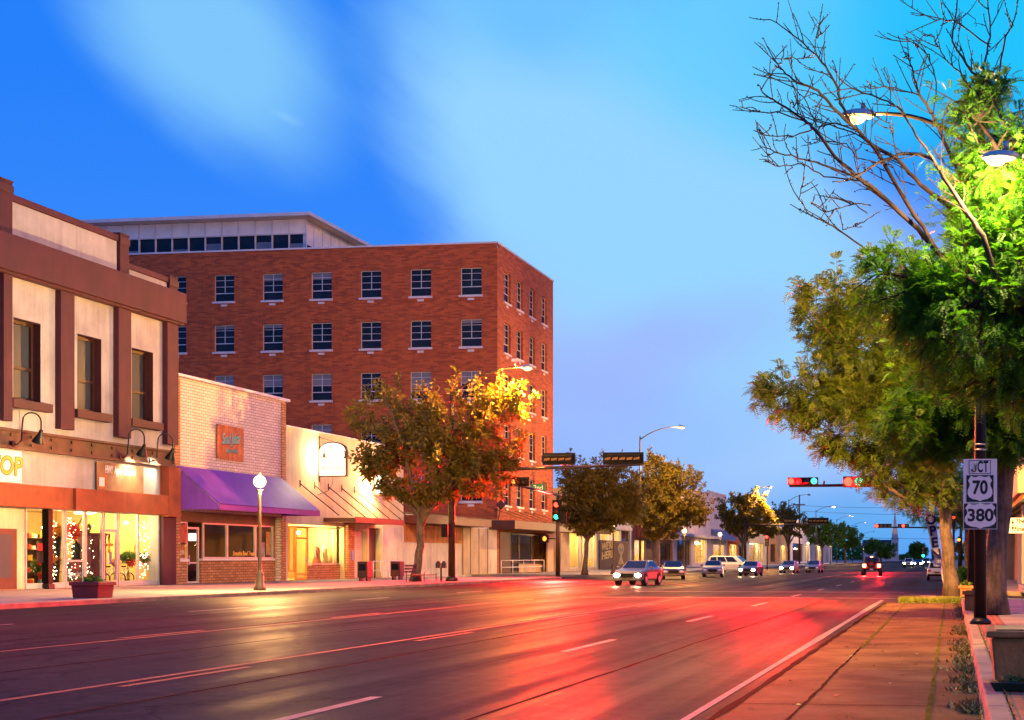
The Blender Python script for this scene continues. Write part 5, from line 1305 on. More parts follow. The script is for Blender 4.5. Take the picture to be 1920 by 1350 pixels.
def bare_limbs(D):
    Z8 = lambda pts: [(1380 + a / 2.596, b / 2.596) for a, b in pts]
    limbs = [
        ([(1560, 1500), (1300, 1420), (980, 1230), (850, 1080), (660, 910), (520, 800), (380, 630), (330, 580), (220, 510), (140, 460), (105, 410)], .085, .2),
        ([(1560, 1500), (1230, 1400), (1030, 1300), (870, 1050), (700, 760), (600, 640), (470, 520), (400, 440), (300, 400), (225, 340), (185, 290)], .08, -.35),
        ([(1560, 1500), (1300, 1250), (1050, 1020), (900, 900), (790, 780), (640, 690), (560, 600), (510, 500), (490, 410), (430, 320), (380, 260), (280, 170), (165, 95)], .075, .5),
        ([(1560, 1500), (1270, 1350), (1200, 1150), (1100, 1000), (1010, 860), (940, 760), (820, 745), (700, 790), (600, 850), (540, 880), (470, 885)], .085, -.7),
        ([(1560, 1500), (1350, 1200), (1150, 980), (1020, 700), (960, 560), (890, 460), (865, 360), (850, 300), (840, 265)], .07, .1),
        ([(960, 560), (890, 460), (780, 430), (660, 420), (635, 390)], .022, .1),
        ([(1010, 860), (940, 740), (880, 660), (800, 530), (740, 495), (640, 455), (560, 430), (430, 455)], .035, -.6),
        ([(900, 1240), (640, 1220), (520, 1130), (430, 1080), (350, 1040), (305, 970), (335, 860)], .028, .4),
        ([(850, 1080), (600, 870), (450, 810), (330, 775), (210, 745), (130, 715)], .04, .3),
        ([(600, 880), (430, 860), (330, 800), (210, 810), (140, 780)], .022, .3),
        ([(380, 630), (280, 660), (170, 665), (85, 635)], .02, .2),
        ([(330, 590), (210, 545), (130, 550), (20, 520)], .02, .1),
        ([(600, 640), (480, 600), (400, 620), (330, 480), (250, 380)], .02, -.3),
        ([(700, 760), (650, 690), (560, 640), (430, 600), (300, 560), (270, 485)], .024, -.3),
        ([(1560, 1300), (1420, 900), (1310, 620), (1240, 400), (1150, 350), (1050, 200), (1080, 0), (1090, -60)], .06, .2),
        ([(1310, 620), (1250, 480), (1200, 330), (1240, 180), (1225, 0), (1220, -60)], .045, -.3),
        ([(1200, 480), (1140, 420), (1080, 340), (1020, 290), (985, 230), (950, 165)], .026, -.2),
        ([(1240, 230), (1150, 160), (1060, 100), (1000, 95), (960, 95)], .022, .3),
        ([(1270, 400), (1310, 180), (1360, 90), (1370, 0)], .03, .4),
        ([(960, 620), (975, 400), (940, 270), (880, 225), (820, 175)], .02, -.1),
        ([(790, 780), (770, 690), (745, 600), (690, 570), (660, 540)], .016, .5),
        ([(870, 900), (800, 880), (760, 800), (590, 770), (540, 700), (440, 690), (370, 680)], .018, .4),
        ([(660, 1000), (590, 990), (480, 1020), (430, 1030), (365, 990)], .018, .6),
        ([(700, 1030), (620, 1080), (520, 1120)], .014, .5), ([(640, 1040), (560, 980), (460, 960)], .016, .2), ([(380, 260), (390, 190), (415, 158)], .014, .5), ([(380, 280), (300, 285), (195, 285)], .014, .5)]
    def fn(w, rg, t):
        for pts, r, off in limbs:
            P = [np.array(at(px, py, D + off + .5 * math.sin(i * .8 + off * 5))) for i, (px, py) in enumerate(Z8(pts))]
            # finer, knobbly
            Q = []
            for i in range(len(P) - 1):
                for f in np.linspace(0, 1, 4, endpoint=False): Q.append(P[i] * (1 - f) + P[i + 1] * f + rg.normal(0, .008, 3))
            Q.append(P[-1])
            n = len(Q)
            w.tube(Q, list(np.linspace(r * .62, max(.007, r * .1), n)), 6)
            def buds(q0, q1, rr):
                for _ in range(max(1, int(np.linalg.norm(q1 - q0) / .085))):
                    c = q0 + (q1 - q0) * rg.rand() + rg.normal(0, .008, 3); w.ball(c, rr * (.7 + rg.rand() * .6), 3)
            for i in range(2, n):
                u_ = i / n
                if u_ > .35: buds(Q[i - 1], Q[i], .012)
                if u_ > .25 and rg.rand() < .62:
                    dr = unit(Q[i] - Q[i - 1]); sd = unit(np.cross(dr, rg.normal(0, 1, 3))); g = unit(dr * .8 + sd * .8 + np.array([0, 0, .25]))
                    l = .16 + rg.rand() * .55; e = Q[i] + g * l
                    tw = bez(Q[i], Q[i] + g * l * .5 + rg.normal(0, .05, 3), e + np.array([0, 0, .06]), 5)
                    w.tube(tw, [.010, .009, .008, .007, .006], 4); buds(tw[1], tw[4], .010)
                    if rg.rand() < .5:
                        g2 = unit(g + rg.normal(0, .8, 3)); e2 = tw[2] + g2 * l * .5; w.tube([tw[2], (tw[2] + e2) / 2 + rg.normal(0, .02, 3), e2], [.008, .007, .005], 4); buds(tw[2], e2, .009)
    return fn
D = 23.5
bx, by = 2.0, 23.6
make_tree('half-bare honey locust leaning in from the right edge', (bx, by, SW), (bx + .15, by + .1, 4.3), [blob(1900, 380, D, 95, 110, 1.0), blob(1870, 300, D, 85, 130, .8), blob(1830, 620, D, 150, 130, 1.0), blob(1900, 500, D, 110, 120, 1.0), blob(1700, 570, D, 90, 80, .7), blob(1800, 200, D, 50, 40, .5), blob(1850, 430, D, 80, 80, .8), blob(1915, 720, D, 60, 80, .7)], 18, 12, 860, 'leaf', True, per=18, lsize=.20, bark='bark_dark', r0=.22, shoots=30, group=GR, bare=bare_limbs(D), keep=lambda e: not (e[0] * c_ + e[1] * s_ < .99 * 1e9 and pix(e)[1] > 800 and pix(e)[0] < 1905))

# ------------------------------------------------------------------ street lamps
def cobra(base, H, reach, label, power, lit=True, pole_r=.10, top_pole=None, arm_up=1.1, dirx=1, mat='pole', col=(1, .50, .13), group='cobra-head street lamps', cap=None, spotdeg=150, typ='SPOT', hs=1.0):
    x, y, z = base
    t = empty('street_lamp', base, label, 'street lamp', group)
    m = MB(); m.tube([(x, y, z), (x, y, z + H * .5), (x, y, H)], [pole_r, pole_r * .85, pole_r * .65], 10); m.build('pole', M[mat], t)
    m = MB(); m.lathe(base, [(pole_r * 1.7, 0), (pole_r * 1.7, .06), (pole_r * 1.35, .09), (pole_r * 1.02, .13)], 12); m.build('base', M[mat], t)
    top = Vector((x, y, H - .25))
    pts = [top + Vector((dirx * reach * f, 0, arm_up * (1 - (1 - f) ** 2.2))) for f in np.linspace(0, 1, 10)]
    m = MB(); m.tube(pts, np.linspace(.055, .035, 10), 8); m.ball((x, y, H - .02), pole_r * .75, 6); m.build('arm', M[mat], t)
    e = pts[-1]
    m = MB(); m.ball(e + Vector((dirx * .34, 0, .0)), .36 * hs, 8, (1, .45, .32)); m.tube([e + Vector((dirx * .25, 0, .1)), e + Vector((dirx * .25, 0, .22))], .05, 8); m.build('lamp_head', M['steel'], t)
    m = MB(); m.ball(e + Vector((dirx * .40, 0, -.07 * hs)), .20 * max(hs, .8), 8, (1, .7, .6)); m.build('lens', M['sodium'] if lit else M['lens_off'], t)
    if power: lamp(typ, 'lamp_beam', e + Vector((dirx * .42, 0, -.22)), power, col, t, .12, spotdeg, .5, (0, 0, -1))
    return t
OR = (1, .47, .12)
def left_cobra(px, top_y, reach, lab, power, lit=True, X=-27.6):
    y = along(px, X); H = zat(X, y, top_y)
    cobra((X, y, SW), H, reach, lab, power, lit, col=(1, .50, .10), typ='POINT')
left_cobra(1200, 819, 3.4, 'bright sodium street lamp on a curved arm above the mural board tree', 26000)
left_cobra(1398, 925, 3.0, 'street lamp arching over the yellow-lit tree by the white van', 26000)
left_cobra(1479, 937, 3.1, 'unlit street lamp rising left of the wooden utility pole', 0, False)
left_cobra(1530, 957, 3.4, 'dim street lamp just right of the far signal heads', 9000, False)
left_cobra(1569, 974, 3.4, 'lit white-orange street lamp above the far green trees', 14000)
left_cobra(1598, 985, 3.2, 'small street lamp left of the far red signal', 0)
left_cobra(1617, 1002, 3.2, 'street lamp in front of the church roof', 0, False)
# black post by the right kerb, its arm reaching over the street through the bare branches
f_ = foot(1838, 1170, SW); PX, PY = f_.x, f_.y; dp = depth(PX, PY); kp = dp / FPX
cobra((PX, PY, SW), zat(PX, PY, 262), 2.05, 'tall black street lamp carrying the route signs, its arm among bare branches', 11000, True, .125, arm_up=.85, dirx=-1, mat='pole_black', col=(1, .40, .07), typ='POINT')
kerb_lamp = [o for o in bpy.data.objects if o.get('label', '').startswith('tall black street lamp')][0]
lamp('SPOT', 'lamp_throw', (PX - 2.5, PY + .3, zat(PX, PY, 215)), 105000, (1, .45, .08), kerb_lamp, .12, 80, .8, (-.12, 1, -.18))
m = MB(); m.tube([(PX, PY, zat(PX, PY, 667)), (PX - .85, PY, zat(PX, PY, 666))], .012, 6)
for zz in (835, 845):
    m.lathe((PX, PY, zat(PX, PY, zz)), [(.115, 0), (.115, .03)], 12)
o = m.build('bracket_rod', M['steel'], None); tag(o, 'thin steel rod and clamp bands on the black lamp post above the signs', 'bracket')
p = at(1905, 310, 22.0)
cobra((p.x + 1.2, p.y, SW), p.z - .1, 1.1, 'lamp blazing through the leaves at the right edge', 2300, True, .1, arm_up=.5, dirx=-1, mat='pole_black', col=(1, .64, .26), typ='POINT', hs=.8)

def globe_lamp(x, y, H, label, power, col=(1, .62, .22)):
    t = empty('globe_lamp', (x, y, SW), label, 'street lamp', 'globe lamps along the left pavement')
    m = MB(); m.lathe((x, y, SW), [(.24, 0), (.24, .12), (.17, .2), (.15, .65), (.10, .75), (.075, .85), (.06, H - .55), (.09, H - .5), (.06, H - .46), (.13, H - .36), (.14, H - .33)], 14); m.build('post', M['pole'], t)
    m = MB(); m.ball((x, y, H - .02 + SW), .25, 10); m.build('globe', M['globe'], t)
    m = MB(); m.lathe((x, y, H + .2 + SW), [(.09, 0), (.06, .06), (.015, .16)], 10); m.build('finial', M['pole'], t)
    if power: lamp('POINT', 'globe_light', (x + .55, y - .35, H + .05 + SW), power, col, t, .25)
    return t
X = -27.2
for px, lab, pw in ((487, 'globe lamp on a dark post in front of the purple awning', 11000), (1150, 'globe lamp between the mural board and the dark forked tree', 2600), (1283, 'globe lamp beside the pale two-storey shop', 2600), (1350, 'bright globe lamp by the grey-blue awning', 2600), (1515, 'star-bright globe lamp before the blank white sign panel', 2600), (1557, 'greenish globe lamp under the far trees', 1500), (1620, 'far globe lamp behind the red buggy', 1500)):
    y = along(px, X)
    globe_lamp(X, y, 4.35 if px < 1000 else 4.1, lab, pw, (1, .62, .22) if px != 1557 else (.8, 1, .55))

# ------------------------------------------------------------------ traffic signals
def head(parent, c, n, lit, axis='x', face=-1, s=.34, lens=True, plate=True):
    """n lenses in a row along axis ('x' or 'z'), looking along face*Y"""
    x, y, z = c; L = n * s
    m = MB()
    if axis == 'x': m.box(x - L / 2, x + L / 2, y - .1, y + .1, z - s / 2, z + s / 2)
    else: m.box(x - s / 2, x + s / 2, y - .1, y + .1, z - L / 2, z + L / 2)
    h = m.build('signal_head', M['black'], parent, .02)
    if face > 0:
        for k in range(n):
            q = (k - (n - 1) / 2) * s
            m = MB(); m.hexa([(x + q - s * .42, y - .2, z - s * .26), (x + q + s * .30, y - .2, z - s * .20), (x + q + s * .30, y - .1, z - s * .20), (x + q - s * .42, y - .1, z - s * .26)], [(x + q - s * .36, y - .2, z + s * .02), (x + q + s * .40, y - .2, z + s * .12), (x + q + s * .40, y - .1, z + s * .12), (x + q - s * .36, y - .1, z + s * .02)]); m.build('lit_back_patch', M['siglit'], h)  # amber pieces stand for lamplit visors, the light put into their colour
    if plate:
        m = MB(); e = .13; yy = y + (.09 if face > 0 else .09)
        if axis == 'x': m.box(x - L / 2 - e, x + L / 2 + e, yy - .01, yy + .01, z - s / 2 - e, z + s / 2 + e)
        else: m.box(x - s / 2 - e, x + s / 2 + e, yy - .01, yy + .01, z - L / 2 - e, z + L / 2 + e)
        m.build('backplate', M['black'], h)
    for k in range(n):
        q = (k - (n - 1) / 2) * s
        cx, cz = (x + q, z) if axis == 'x' else (x, z - q)
        fy = y + face * .1
        m = MB(); m.disc((cx, fy + face * .015, cz), (0, 1, 0), s * .40, .03, 18); m.build('lens', M[lit.get(k, 'lens_off')], h)
        m = MB(); vs = []; n2 = 9
        for i in range(n2):
            a = PI * (-.12 + 1.24 * i / (n2 - 1))
            vs.append((cx + s * .44 * math.cos(a), fy, cz + s * .44 * math.sin(a))); vs.append((cx + s * .44 * math.cos(a), fy + face * s * .75, cz + s * .44 * math.sin(a) - .02))
        m.add(vs, [(2 * i, 2 * i + 1, 2 * i + 3, 2 * i + 2) for i in range(n2 - 1)], True)
        m.build('visor', M['black'], h)
    return h
RED_ = (1, .012, .010)
GS = 'traffic signals over the crossing'
# near left: pole, luminaire arm and mast arm; its heads face up the street, away from us
X0 = -27.4; Y0 = along(847, X0); d0 = depth(X0, Y0)
t = empty('traffic_signal', (X0, Y0, SW), 'signal mast with a lit sodium lamp rising through the near orange tree', 'traffic light', GS)
m = MB(); m.tube([(X0, Y0, SW), (X0, Y0, 6.5), (X0, Y0, zat(X0, Y0, 735))], [.2, .16, .11], 12); m.build('pole', M['pole'], t)
m = MB(); m.lathe((X0, Y0, SW), [(.36, 0), (.34, .2), (.22, .3)], 12); m.build('base', M['pole'], t)
za = zat(X0, Y0, 882); xa = across(1205, Y0)
m = MB(); m.tube([(X0, Y0, za - .1), (X0 + 4, Y0, za + .05), (xa, Y0, za + .22)], [.11, .085, .06], 10); arm = m.build('mast_arm', M['pole'], t)
zt = zat(X0, Y0, 740); xe = across(975, Y0)
pts = [Vector((X0, Y0, zt)) + Vector(((xe - X0) * f, 0, (zat(xe, Y0, 688) - zt) * (1 - (1 - f) ** 2))) for f in np.linspace(0, 1, 10)]
m = MB(); m.tube(pts, np.linspace(.07, .045, 10), 8); m.build('lamp_arm', M['pole'], t)
e = pts[-1]
m = MB(); m.ball(e + Vector((.34, 0, 0)), .38, 8, (1, .45, .32)); m.build('lamp_head', M['steel'], t)
m = MB(); m.ball(e + Vector((.42, 0, -.08)), .24, 8, (1, .7, .6)); m.build('lens', M['sodium'], t)
m = MB(); m.tube([e + Vector((-.25, 0, 0)), e + Vector((-.25, 0, .3))], .03, 6); m.box(e.x - .45, e.x - .05, Y0 - .1, Y0 + .1, e.z + .3, e.z + .45); m.build('camera', M['white'], t)
lamp('POINT', 'lamp_beam', e + Vector((.42, 0, -.3)), 28000, (1, .41, .06), t, .12)
for pc, n in ((1047, 4), (1168, 5)):
    xc = across(pc, Y0); head(t, (xc, Y0, za + .58), n, {}, 'x', 1, .40)
    # amber patches on these backs carry lamplight in their colour
m = MB(); m.box(X0 - .05, X0 + .05, Y0 - .4, Y0 - .2, 2.6, 3.3); m.box(X0 - .55, X0 - .2, Y0 - .15, Y0 + .15, 2.6, 3.3); m.build('pedestrian_head', M['black'], t)
# far left corner post: red and green facing us
X1 = -27.3; Y1 = along(1046, X1)
t = empty('traffic_signal', (X1, Y1, SW), 'corner signal post showing red above green beside the brick block', 'traffic light', GS)
zt = zat(X1, Y1, 925)
m = MB(); m.tube([(X1, Y1, SW), (X1, Y1, zt)], [.16, .11], 10); m.build('pole', M['pole'], t)
head(t, (X1, Y1 - .3, zat(X1, Y1, 958)), 3, {0: 'red_lit', 2: 'green_lit'}, 'z', -1, .42)
m = MB(); m.box(X1 + .25, X1 + .65, Y1 - .2, Y1 + .1, zat(X1, Y1, 982), zat(X1, Y1, 960)); m.build('side_head', M['black'], t)
lamp('SPOT', 'signal_glow', (X1, Y1 - .75, zat(X1, Y1, 945)), 9000, RED_, t, .2, 150, .5, (.1, -1, -.3)); lamp('SPOT', 'red_corner_fill', (X1, Y1 - .8, zat(X1, Y1, 945)), 400000, RED_, t, .2, 60, .8, (.22, -1, -.14))  # the narrow spot is added, reddening the left road for absent tail lights
xq = across(962, Y1 - 8)
m = MB(); m.tube([(X1, Y1, zat(X1, Y1, 928)), (xq, Y1 - 8, zat(xq, Y1 - 8, 908))], [.1, .06], 8); m.build('mast_arm', M['pole'], t)
head(t, (across(975, Y1 - 7.2), Y1 - 7.4, zat(X1, Y1 - 7.4, 903)), 3, {0: 'amber_lit'}, 'x', -1, .34)
q = empty('street_name_sign', (across(1010, Y1 - 3), Y1 - 3.2, 6), 'small green street name sign on the corner signal arm', 'sign')
xx = across(1010, Y1 - 3.2)
m = MB(); m.box(xx - .5, xx + .5, Y1 - 3.3, Y1 - 3.26, zat(xx, Y1 - 3, 922), zat(xx, Y1 - 3, 908)); m.build('plate', pm('sign_green', (.01, .16, .06), .5, .1, bump=0), q)
text('2nd', .45, M['sign_white'], q, (xx, Y1 - 3.31, zat(xx, Y1 - 3, 915)), (1, 0, 0), (0, 0, 1))
q = empty('pedestrian_signal', (X1 - .8, Y1, 3), 'glowing orange pedestrian signal on the corner post', 'pedestrian light')
zz = zat(X1, Y1, 1010)
m = MB(); m.box(X1 - 1.15, X1 - .65, Y1 - .2, Y1 + .1, zz - .28, zz + .28); m.build('housing', M['black'], q)
m = MB(); m.ball((X1 - .9, Y1 - .21, zz), .17, 6, (.8, .3, 1)); m.build('symbol', M['amber_lit'], q)
m = MB(); m.tube([(X1 - .66, Y1, zz), (X1, Y1, zz)], .04, 6); m.build('bracket', M['pole'], q)
# far right mast over our lanes: red and green lenses facing us
f_ = foot(1821, 1108, SW); X2, Y2 = f_.x, f_.y
t = empty('traffic_signal', (X2, Y2, SW), 'signal mast at right with two heads showing red and green over the street', 'traffic light', GS)
zt = zat(X2, Y2, 800); zq = zat(X2, Y2, 910)
m = MB(); m.tube([(X2, Y2, SW), (X2, Y2, zt)], [.14, .10], 12); m.build('pole', M['pole_black'], t)
m = MB(); m.lathe((X2, Y2, SW), [(.3, 0), (.28, .15), (.18, .25)], 12); m.build('base', M['pole_black'], t)
xe = across(1480, Y2)
m = MB(); m.tube([(X2, Y2, zq), ((X2 + xe) / 2, Y2, zq + .05), (xe, Y2, zq + .02)], [.09, .07, .045], 10); m.build('mast_arm', M['black'], t)
kk = depth(-4, Y2) / FPX
h1 = across(1507, Y2); head(t, (h1, Y2 - .28, zat(h1, Y2, 903)), 4, {0: 'red_lit', 3: 'green_lit'}, 'x', -1, 14.2 * kk, plate=False)
h2 = across(1612, Y2); head(t, (h2, Y2 - .28, zat(h2, Y2, 904)), 3, {0: 'red_lit', 1: 'green_lit'}, 'x', -1, 20 * kk, plate=False)
m = MB(); m.tube([(across(1545, Y2), Y2, zq), (across(1545, Y2), Y2, zq + .22)], .035, 6); m.build('sensor', M['black'], t)
RED = (1, .008, .008)
for px in (1487, 1598):
    xx = across(px, Y2); lamp('POINT', 'red_signal_glow', (xx, Y2 - .75, zat(xx, Y2, 903)), 1600, RED, t, .18); lamp('SPOT', 'red_road_fill', (xx, Y2 - .8, zat(xx, Y2, 903)), 62000, RED, t, .18, 64, .7, (-.55, -1, -.30))  # added spot reddens the road in place of passing tail lights
for px, ax, pw in ((1487, -.20, 150000), (1598, -.42, 90000)):
    xx = across(px, Y2); lamp('SPOT', 'red_road_throw', (xx, Y2 - .8, zat(xx, Y2, 903)), pw, RED, t, .18, 40, .6, (ax, -1, -.11))  # extra spots added to carry red over the near road
for px in (1528, 1620):
    xx = across(px, Y2); lamp('SPOT', 'green_signal_beam', (xx, Y2 - .75, zat(xx, Y2, 903)), 40, (.1, 1, .6), t, .18, 120, .6, (0, -1, -.3))
# second crossing, further on
Y3 = 190.0; X3 = KL - .8
t = empty('traffic_signal', (X3, Y3, SW), 'farther signal arm with two dark heads seen from behind among left trees', 'traffic light', GS)
za = zat(X3, Y3, 985); xe = across(1549, Y3)
m = MB(); m.tube([(X3, Y3, SW), (X3, Y3, za + 1)], .16, 8); m.build('pole', M['pole'], t)
m = MB(); m.tube([(X3, Y3, za), (xe, Y3, za + .15)], [.12, .08], 8); m.build('mast_arm', M['pole'], t)
for pc, n in ((1481, 3), (1534, 5)): head(t, (across(pc, Y3), Y3, za + .6), n, {}, 'x', 1, .5)
Y4 = 150.0; X4 = .9
t = empty('traffic_signal', (X4, Y4, SW), 'farther signal arm with two glowing red lights before the church', 'traffic light', GS)
xe = across(1640, Y4); za = zat(-4, Y4, 990)
m = MB(); m.tube([(X4, Y4, SW), (X4, Y4, za + .8)], .15, 8); m.build('pole', M['pole_black'], t)
m = MB(); m.tube([(X4, Y4, za), (xe, Y4, za + .1)], [.1, .06], 8); m.build('mast_arm', M['black'], t)
k4 = depth(-4, Y4) / FPX
head(t, (across(1656, Y4), Y4 - .3, zat(-4, Y4, 986)), 4, {0: 'red_lit'}, 'x', -1, 8 * k4, plate=False)
head(t, (across(1694, Y4), Y4 - .3, zat(-4, Y4, 986)), 3, {1: 'red_lit'}, 'x', -1, 7 * k4, plate=False)
lamp('SPOT', 'red_road_fill', (across(1645, Y4), Y4 - .9, zat(-4, Y4, 986)), 20000, RED, t, .2, 150, .6, (-.1, -1, -.3))  # wide spot added to redden the farther road
def small_signal(px, py, dd, mt, lab, Hpost=None):
    p = at(px, py, dd); t = empty('traffic_signal', (p.x, p.y, 0), lab, 'traffic light', GS)
    s = 7 * dd / FPX
    m = MB(); m.tube([(p.x, p.y + .25, SW), (p.x, p.y + .25, p.z + s)], .07, 8); m.build('pole', M['pole_black'], t)
    head(t, (p.x, p.y, p.z - s), 3, {0: mt} if mt != 'green_lit' else {2: mt}, 'z', -1, s, plate=False)
small_signal(1788, 970, 78, 'red_lit', 'small red signal on a post between the right-hand trunks')
small_signal(1798, 1012, 98, 'amber_lit', 'amber signal beside the second right-hand trunk')
small_signal(1772, 1036, 125, 'amber_lit', 'low amber signal just right of the feather flag')
small_signal(1438, 1007, 160, 'red_lit', 'red signal on a post under the yellow-lit tree')
small_signal(1731, 1028, 330, 'green_lit', 'distant green signal left of the feather flag')

# ------------------------------------------------------------------ route signs on the black post
ys = PY - .16
def plate(px0, px1, py0, py1): return across(px0, ys), across(px1, ys), zat(PX, ys, py1), zat(PX, ys, py0)
def rsign(px0, px1, py0, py1, label, bg, name='route_sign'):
    x0, x1, z0, z1 = plate(px0, px1, py0, py1)
    t = empty(name, ((x0 + x1) / 2, ys, z0), label, 'road sign')
    m = MB(); m.box(x0, x1, ys - .004, ys + .004, z0, z1); m.build('plate', M[bg], t)
    return t, x0, x1, z0, z1
def frame(t, x0, x1, z0, z1, w, y, mt):
    m = MB()
    for q in ((x0, x1, z0, z0 + w), (x0, x1, z1 - w, z1), (x0, x0 + w, z0 + w, z1 - w), (x1 - w, x1, z0 + w, z1 - w)): m.box(q[0], q[1], y - .001, y, q[2], q[3])
    m.build('border', M[mt], t)
def shield(t, x0, x1, z0, z1, y, mt):
    w, h = x1 - x0, z1 - z0
    L = [(.5, 0), (.40, .055), (.22, .085), (.08, .17), (.02, .30), (.03, .45), (.10, .60), (.10, .70), (.04, .82), (.15, 1.0), (.24, .955), (.34, .95), (.43, .975), (.5, 1.0)]
    pts = [(x0 + a * w, y, z0 + b * h) for a, b in L] + [(x1 - a * w, y, z0 + b * h) for a, b in L[::-1][1:-1]]
    m = MB()                                           # fan of slim strips keeps the concave outline true
    n = len(L)
    for i in range(n - 1):
        (a0, b0), (a1, b1) = L[i], L[i + 1]
    bmx = bmesh.new(); vs = [bmx.verts.new(p) for p in pts]; f = bmx.faces.new(vs)
    r = bmesh.ops.extrude_face_region(bmx, geom=[f]); ev = [g for g in r['geom'] if isinstance(g, bmesh.types.BMVert)]
    bmesh.ops.translate(bmx, verts=ev, vec=(0, -.002, 0)); bmesh.ops.triangulate(bmx, faces=bmx.faces[:])
    bmesh.ops.recalc_face_normals(bmx, faces=bmx.faces[:])
    me = bpy.data.meshes.new('shield'); o0 = org(t)
    for v in bmx.verts: v.co -= o0
    bmx.to_mesh(me); bmx.free(); me.materials.append(M[mt])
    o = bpy.data.objects.new('shield', me); COL.objects.link(o); o.parent = t
F_, B_, = -.006, -.010
t, x0, x1, z0, z1 = rsign(1806.5, 1869.5, 860.5, 944, 'white backing panel of the junction sign reading JCT', 'sign_white', 'junction_sign')
jx0, jx1, jz0, jz1 = plate(1816, 1858.5, 862, 889.5)
m = MB(); m.box(jx0, jx1, ys - .008, ys - .0045, jz0, jz1); m.build('jct_plate', M['sign_white'], t)
frame(t, jx0 + .008, jx1 - .008, jz0 + .008, jz1 - .008, .012, ys - .0085, 'sign_black')
jw = jx1 - jx0; jh = jz1 - jz0; jm = (jz0 + jz1) / 2
text('CT', .30, M['sign_black'], t, (jx0 + jw * .63, ys - .010, jm - .004), (1, 0, 0), (0, 0, 1), width=jw * .48, bold=.008, extrude=.001, space=1.1)
J = [(.315, .30), (.315, -.14)] + [(.235 + .08 * math.cos(a), -.17 + .13 * math.sin(a)) for a in [-PI * k / 8 for k in range(1, 8)]] + [(.155, -.12)]
m = MB(); m.tube([(jx0 + jw * a, ys - .0095, jm + jh * b) for a, b in J], .017, 6); m.build('lettering', M['sign_black'], t)
x0, x1, z0, z1 = plate(1812, 1863, 891, 941)
t = empty('route_sign', ((x0 + x1) / 2, ys, z0), 'black square route marker with a white shield numbered 70', 'road sign')
m = MB(); m.box(x0, x1, ys - .010, ys - .0045, z0, z1); m.build('plate', M['sign_black'], t, .0)
shield(t, x0 + .012, x1 - .012, z0 + .012, z1 - .012, ys - .0105, 'sign_white')
text('70', .36, M['sign_black'], t, ((x0 + x1) / 2, ys - .0135, (z0 + z1) / 2 + .01), (1, 0, 0), (0, 0, 1), width=(x1 - x0) * .56, bold=.012, extrude=.001)
x0, x1, z0, z1 = plate(1806, 1870, 943, 992.5)
t = empty('route_sign', ((x0 + x1) / 2, ys, z0), 'wide route marker with a white shield numbered 380', 'road sign')
m = MB(); m.box(x0, x1, ys - .012, ys - .0045, z0, z1); m.build('plate', M['sign_black'], t)
frame(t, x0 + .003, x1 - .003, z0 + .003, z1 - .003, .008, ys - .0125, 'sign_white')
shield(t, x0 + .014, x1 - .014, z0 + .014, z1 - .008, ys - .0135, 'sign_white')
text('380', .33, M['sign_black'], t, ((x0 + x1) / 2, ys - .0165, (z0 + z1) / 2 + .008), (1, 0, 0), (0, 0, 1), width=(x1 - x0) * .76, bold=.010, extrude=.001)

# ------------------------------------------------------------------ right pavement furniture
f_ = foot(1860, 1292, SW)
tx = across(1860, f_.y); 
w = 1.1
t = tub((tx + w / 2, f_.y + w / 2 + .1), w, 1.0, .50, 'large stained concrete planter in the right foreground', M['planter'], 'concrete_planter', .035)
x0, yy = tx - .0, f_.y - .08
t = empty('plant_saucer', (x0 + .5, yy, SW), 'dark shallow tray of dry leaves lying before the concrete planter', 'tray')
m = MB(); m.hexa([(x0 + .02, yy - .16, SW), (x0 + 1.05, yy - .16, SW), (x0 + 1.05, yy + .1, SW), (x0 + .02, yy + .1, SW)], [(x0 - .03, yy - .2, SW + .09), (x0 + 1.1, yy - .2, SW + .09), (x0 + 1.1, yy + .1, SW + .09), (x0 - .03, yy + .1, SW + .09)]); m.build('tray', pm('dark_green_plastic', (.012, .03, .016), .45, .2), t, .01)
rg = np.random.RandomState(55); m = MB(); sprig_mesh(m, (x0 + .52, yy - .05, SW + .1), .5, 420, .055, rg, (1.05, .26, .05)); m.build('dry_leaves', M['litter'], t)
for a, b, by_, ty, lab in ((1808, 1838, 1145, 1108, 'square concrete planter left of the black lamp post'), (1800, 1822, 1120, 1098, 'second concrete planter behind the one at the lamp post')):
    f_ = foot(a, by_, SW); x1 = across(b, f_.y); W = x1 - f_.x
    tub((f_.x + W / 2, f_.y + W / 2), W, W, zat(f_.x, f_.y, ty) - SW - .1, lab, M['planter'], 'concrete_planter', .05, 90 if 'second' in lab else None)
f_ = foot(1800, 1104, SW)
for px, py, r, lab, sd in ((1808, 1080, 18, 'dark clipped shrub between the right-hand trunks', 4), (1778, 1100, 9, 'small green shrub at the foot of the feather flag', 6)):
    dd = (EYE - SW) * FPX / (py + r * .9 - CY) if py + r > 1060 else 60
    p = at(px, py, dd); rr = r * dd / FPX
    t = empty('shrub', (p.x, p.y, SW), lab, 'shrub'); rg = np.random.RandomState(sd)
    m = MB(); sprig_mesh(m, (p.x, p.y, p.z), rr, 700, rr * .28, rg); m.build('foliage', M['leaf'], t)
    m = MB()
    for k in range(5): m.tube([(p.x, p.y, SW), (p.x + rg.normal(0, .3) * rr, p.y + rg.normal(0, .3) * rr, p.z)], .02, 5)
    m.build('stem', M['bark_dark'], t)
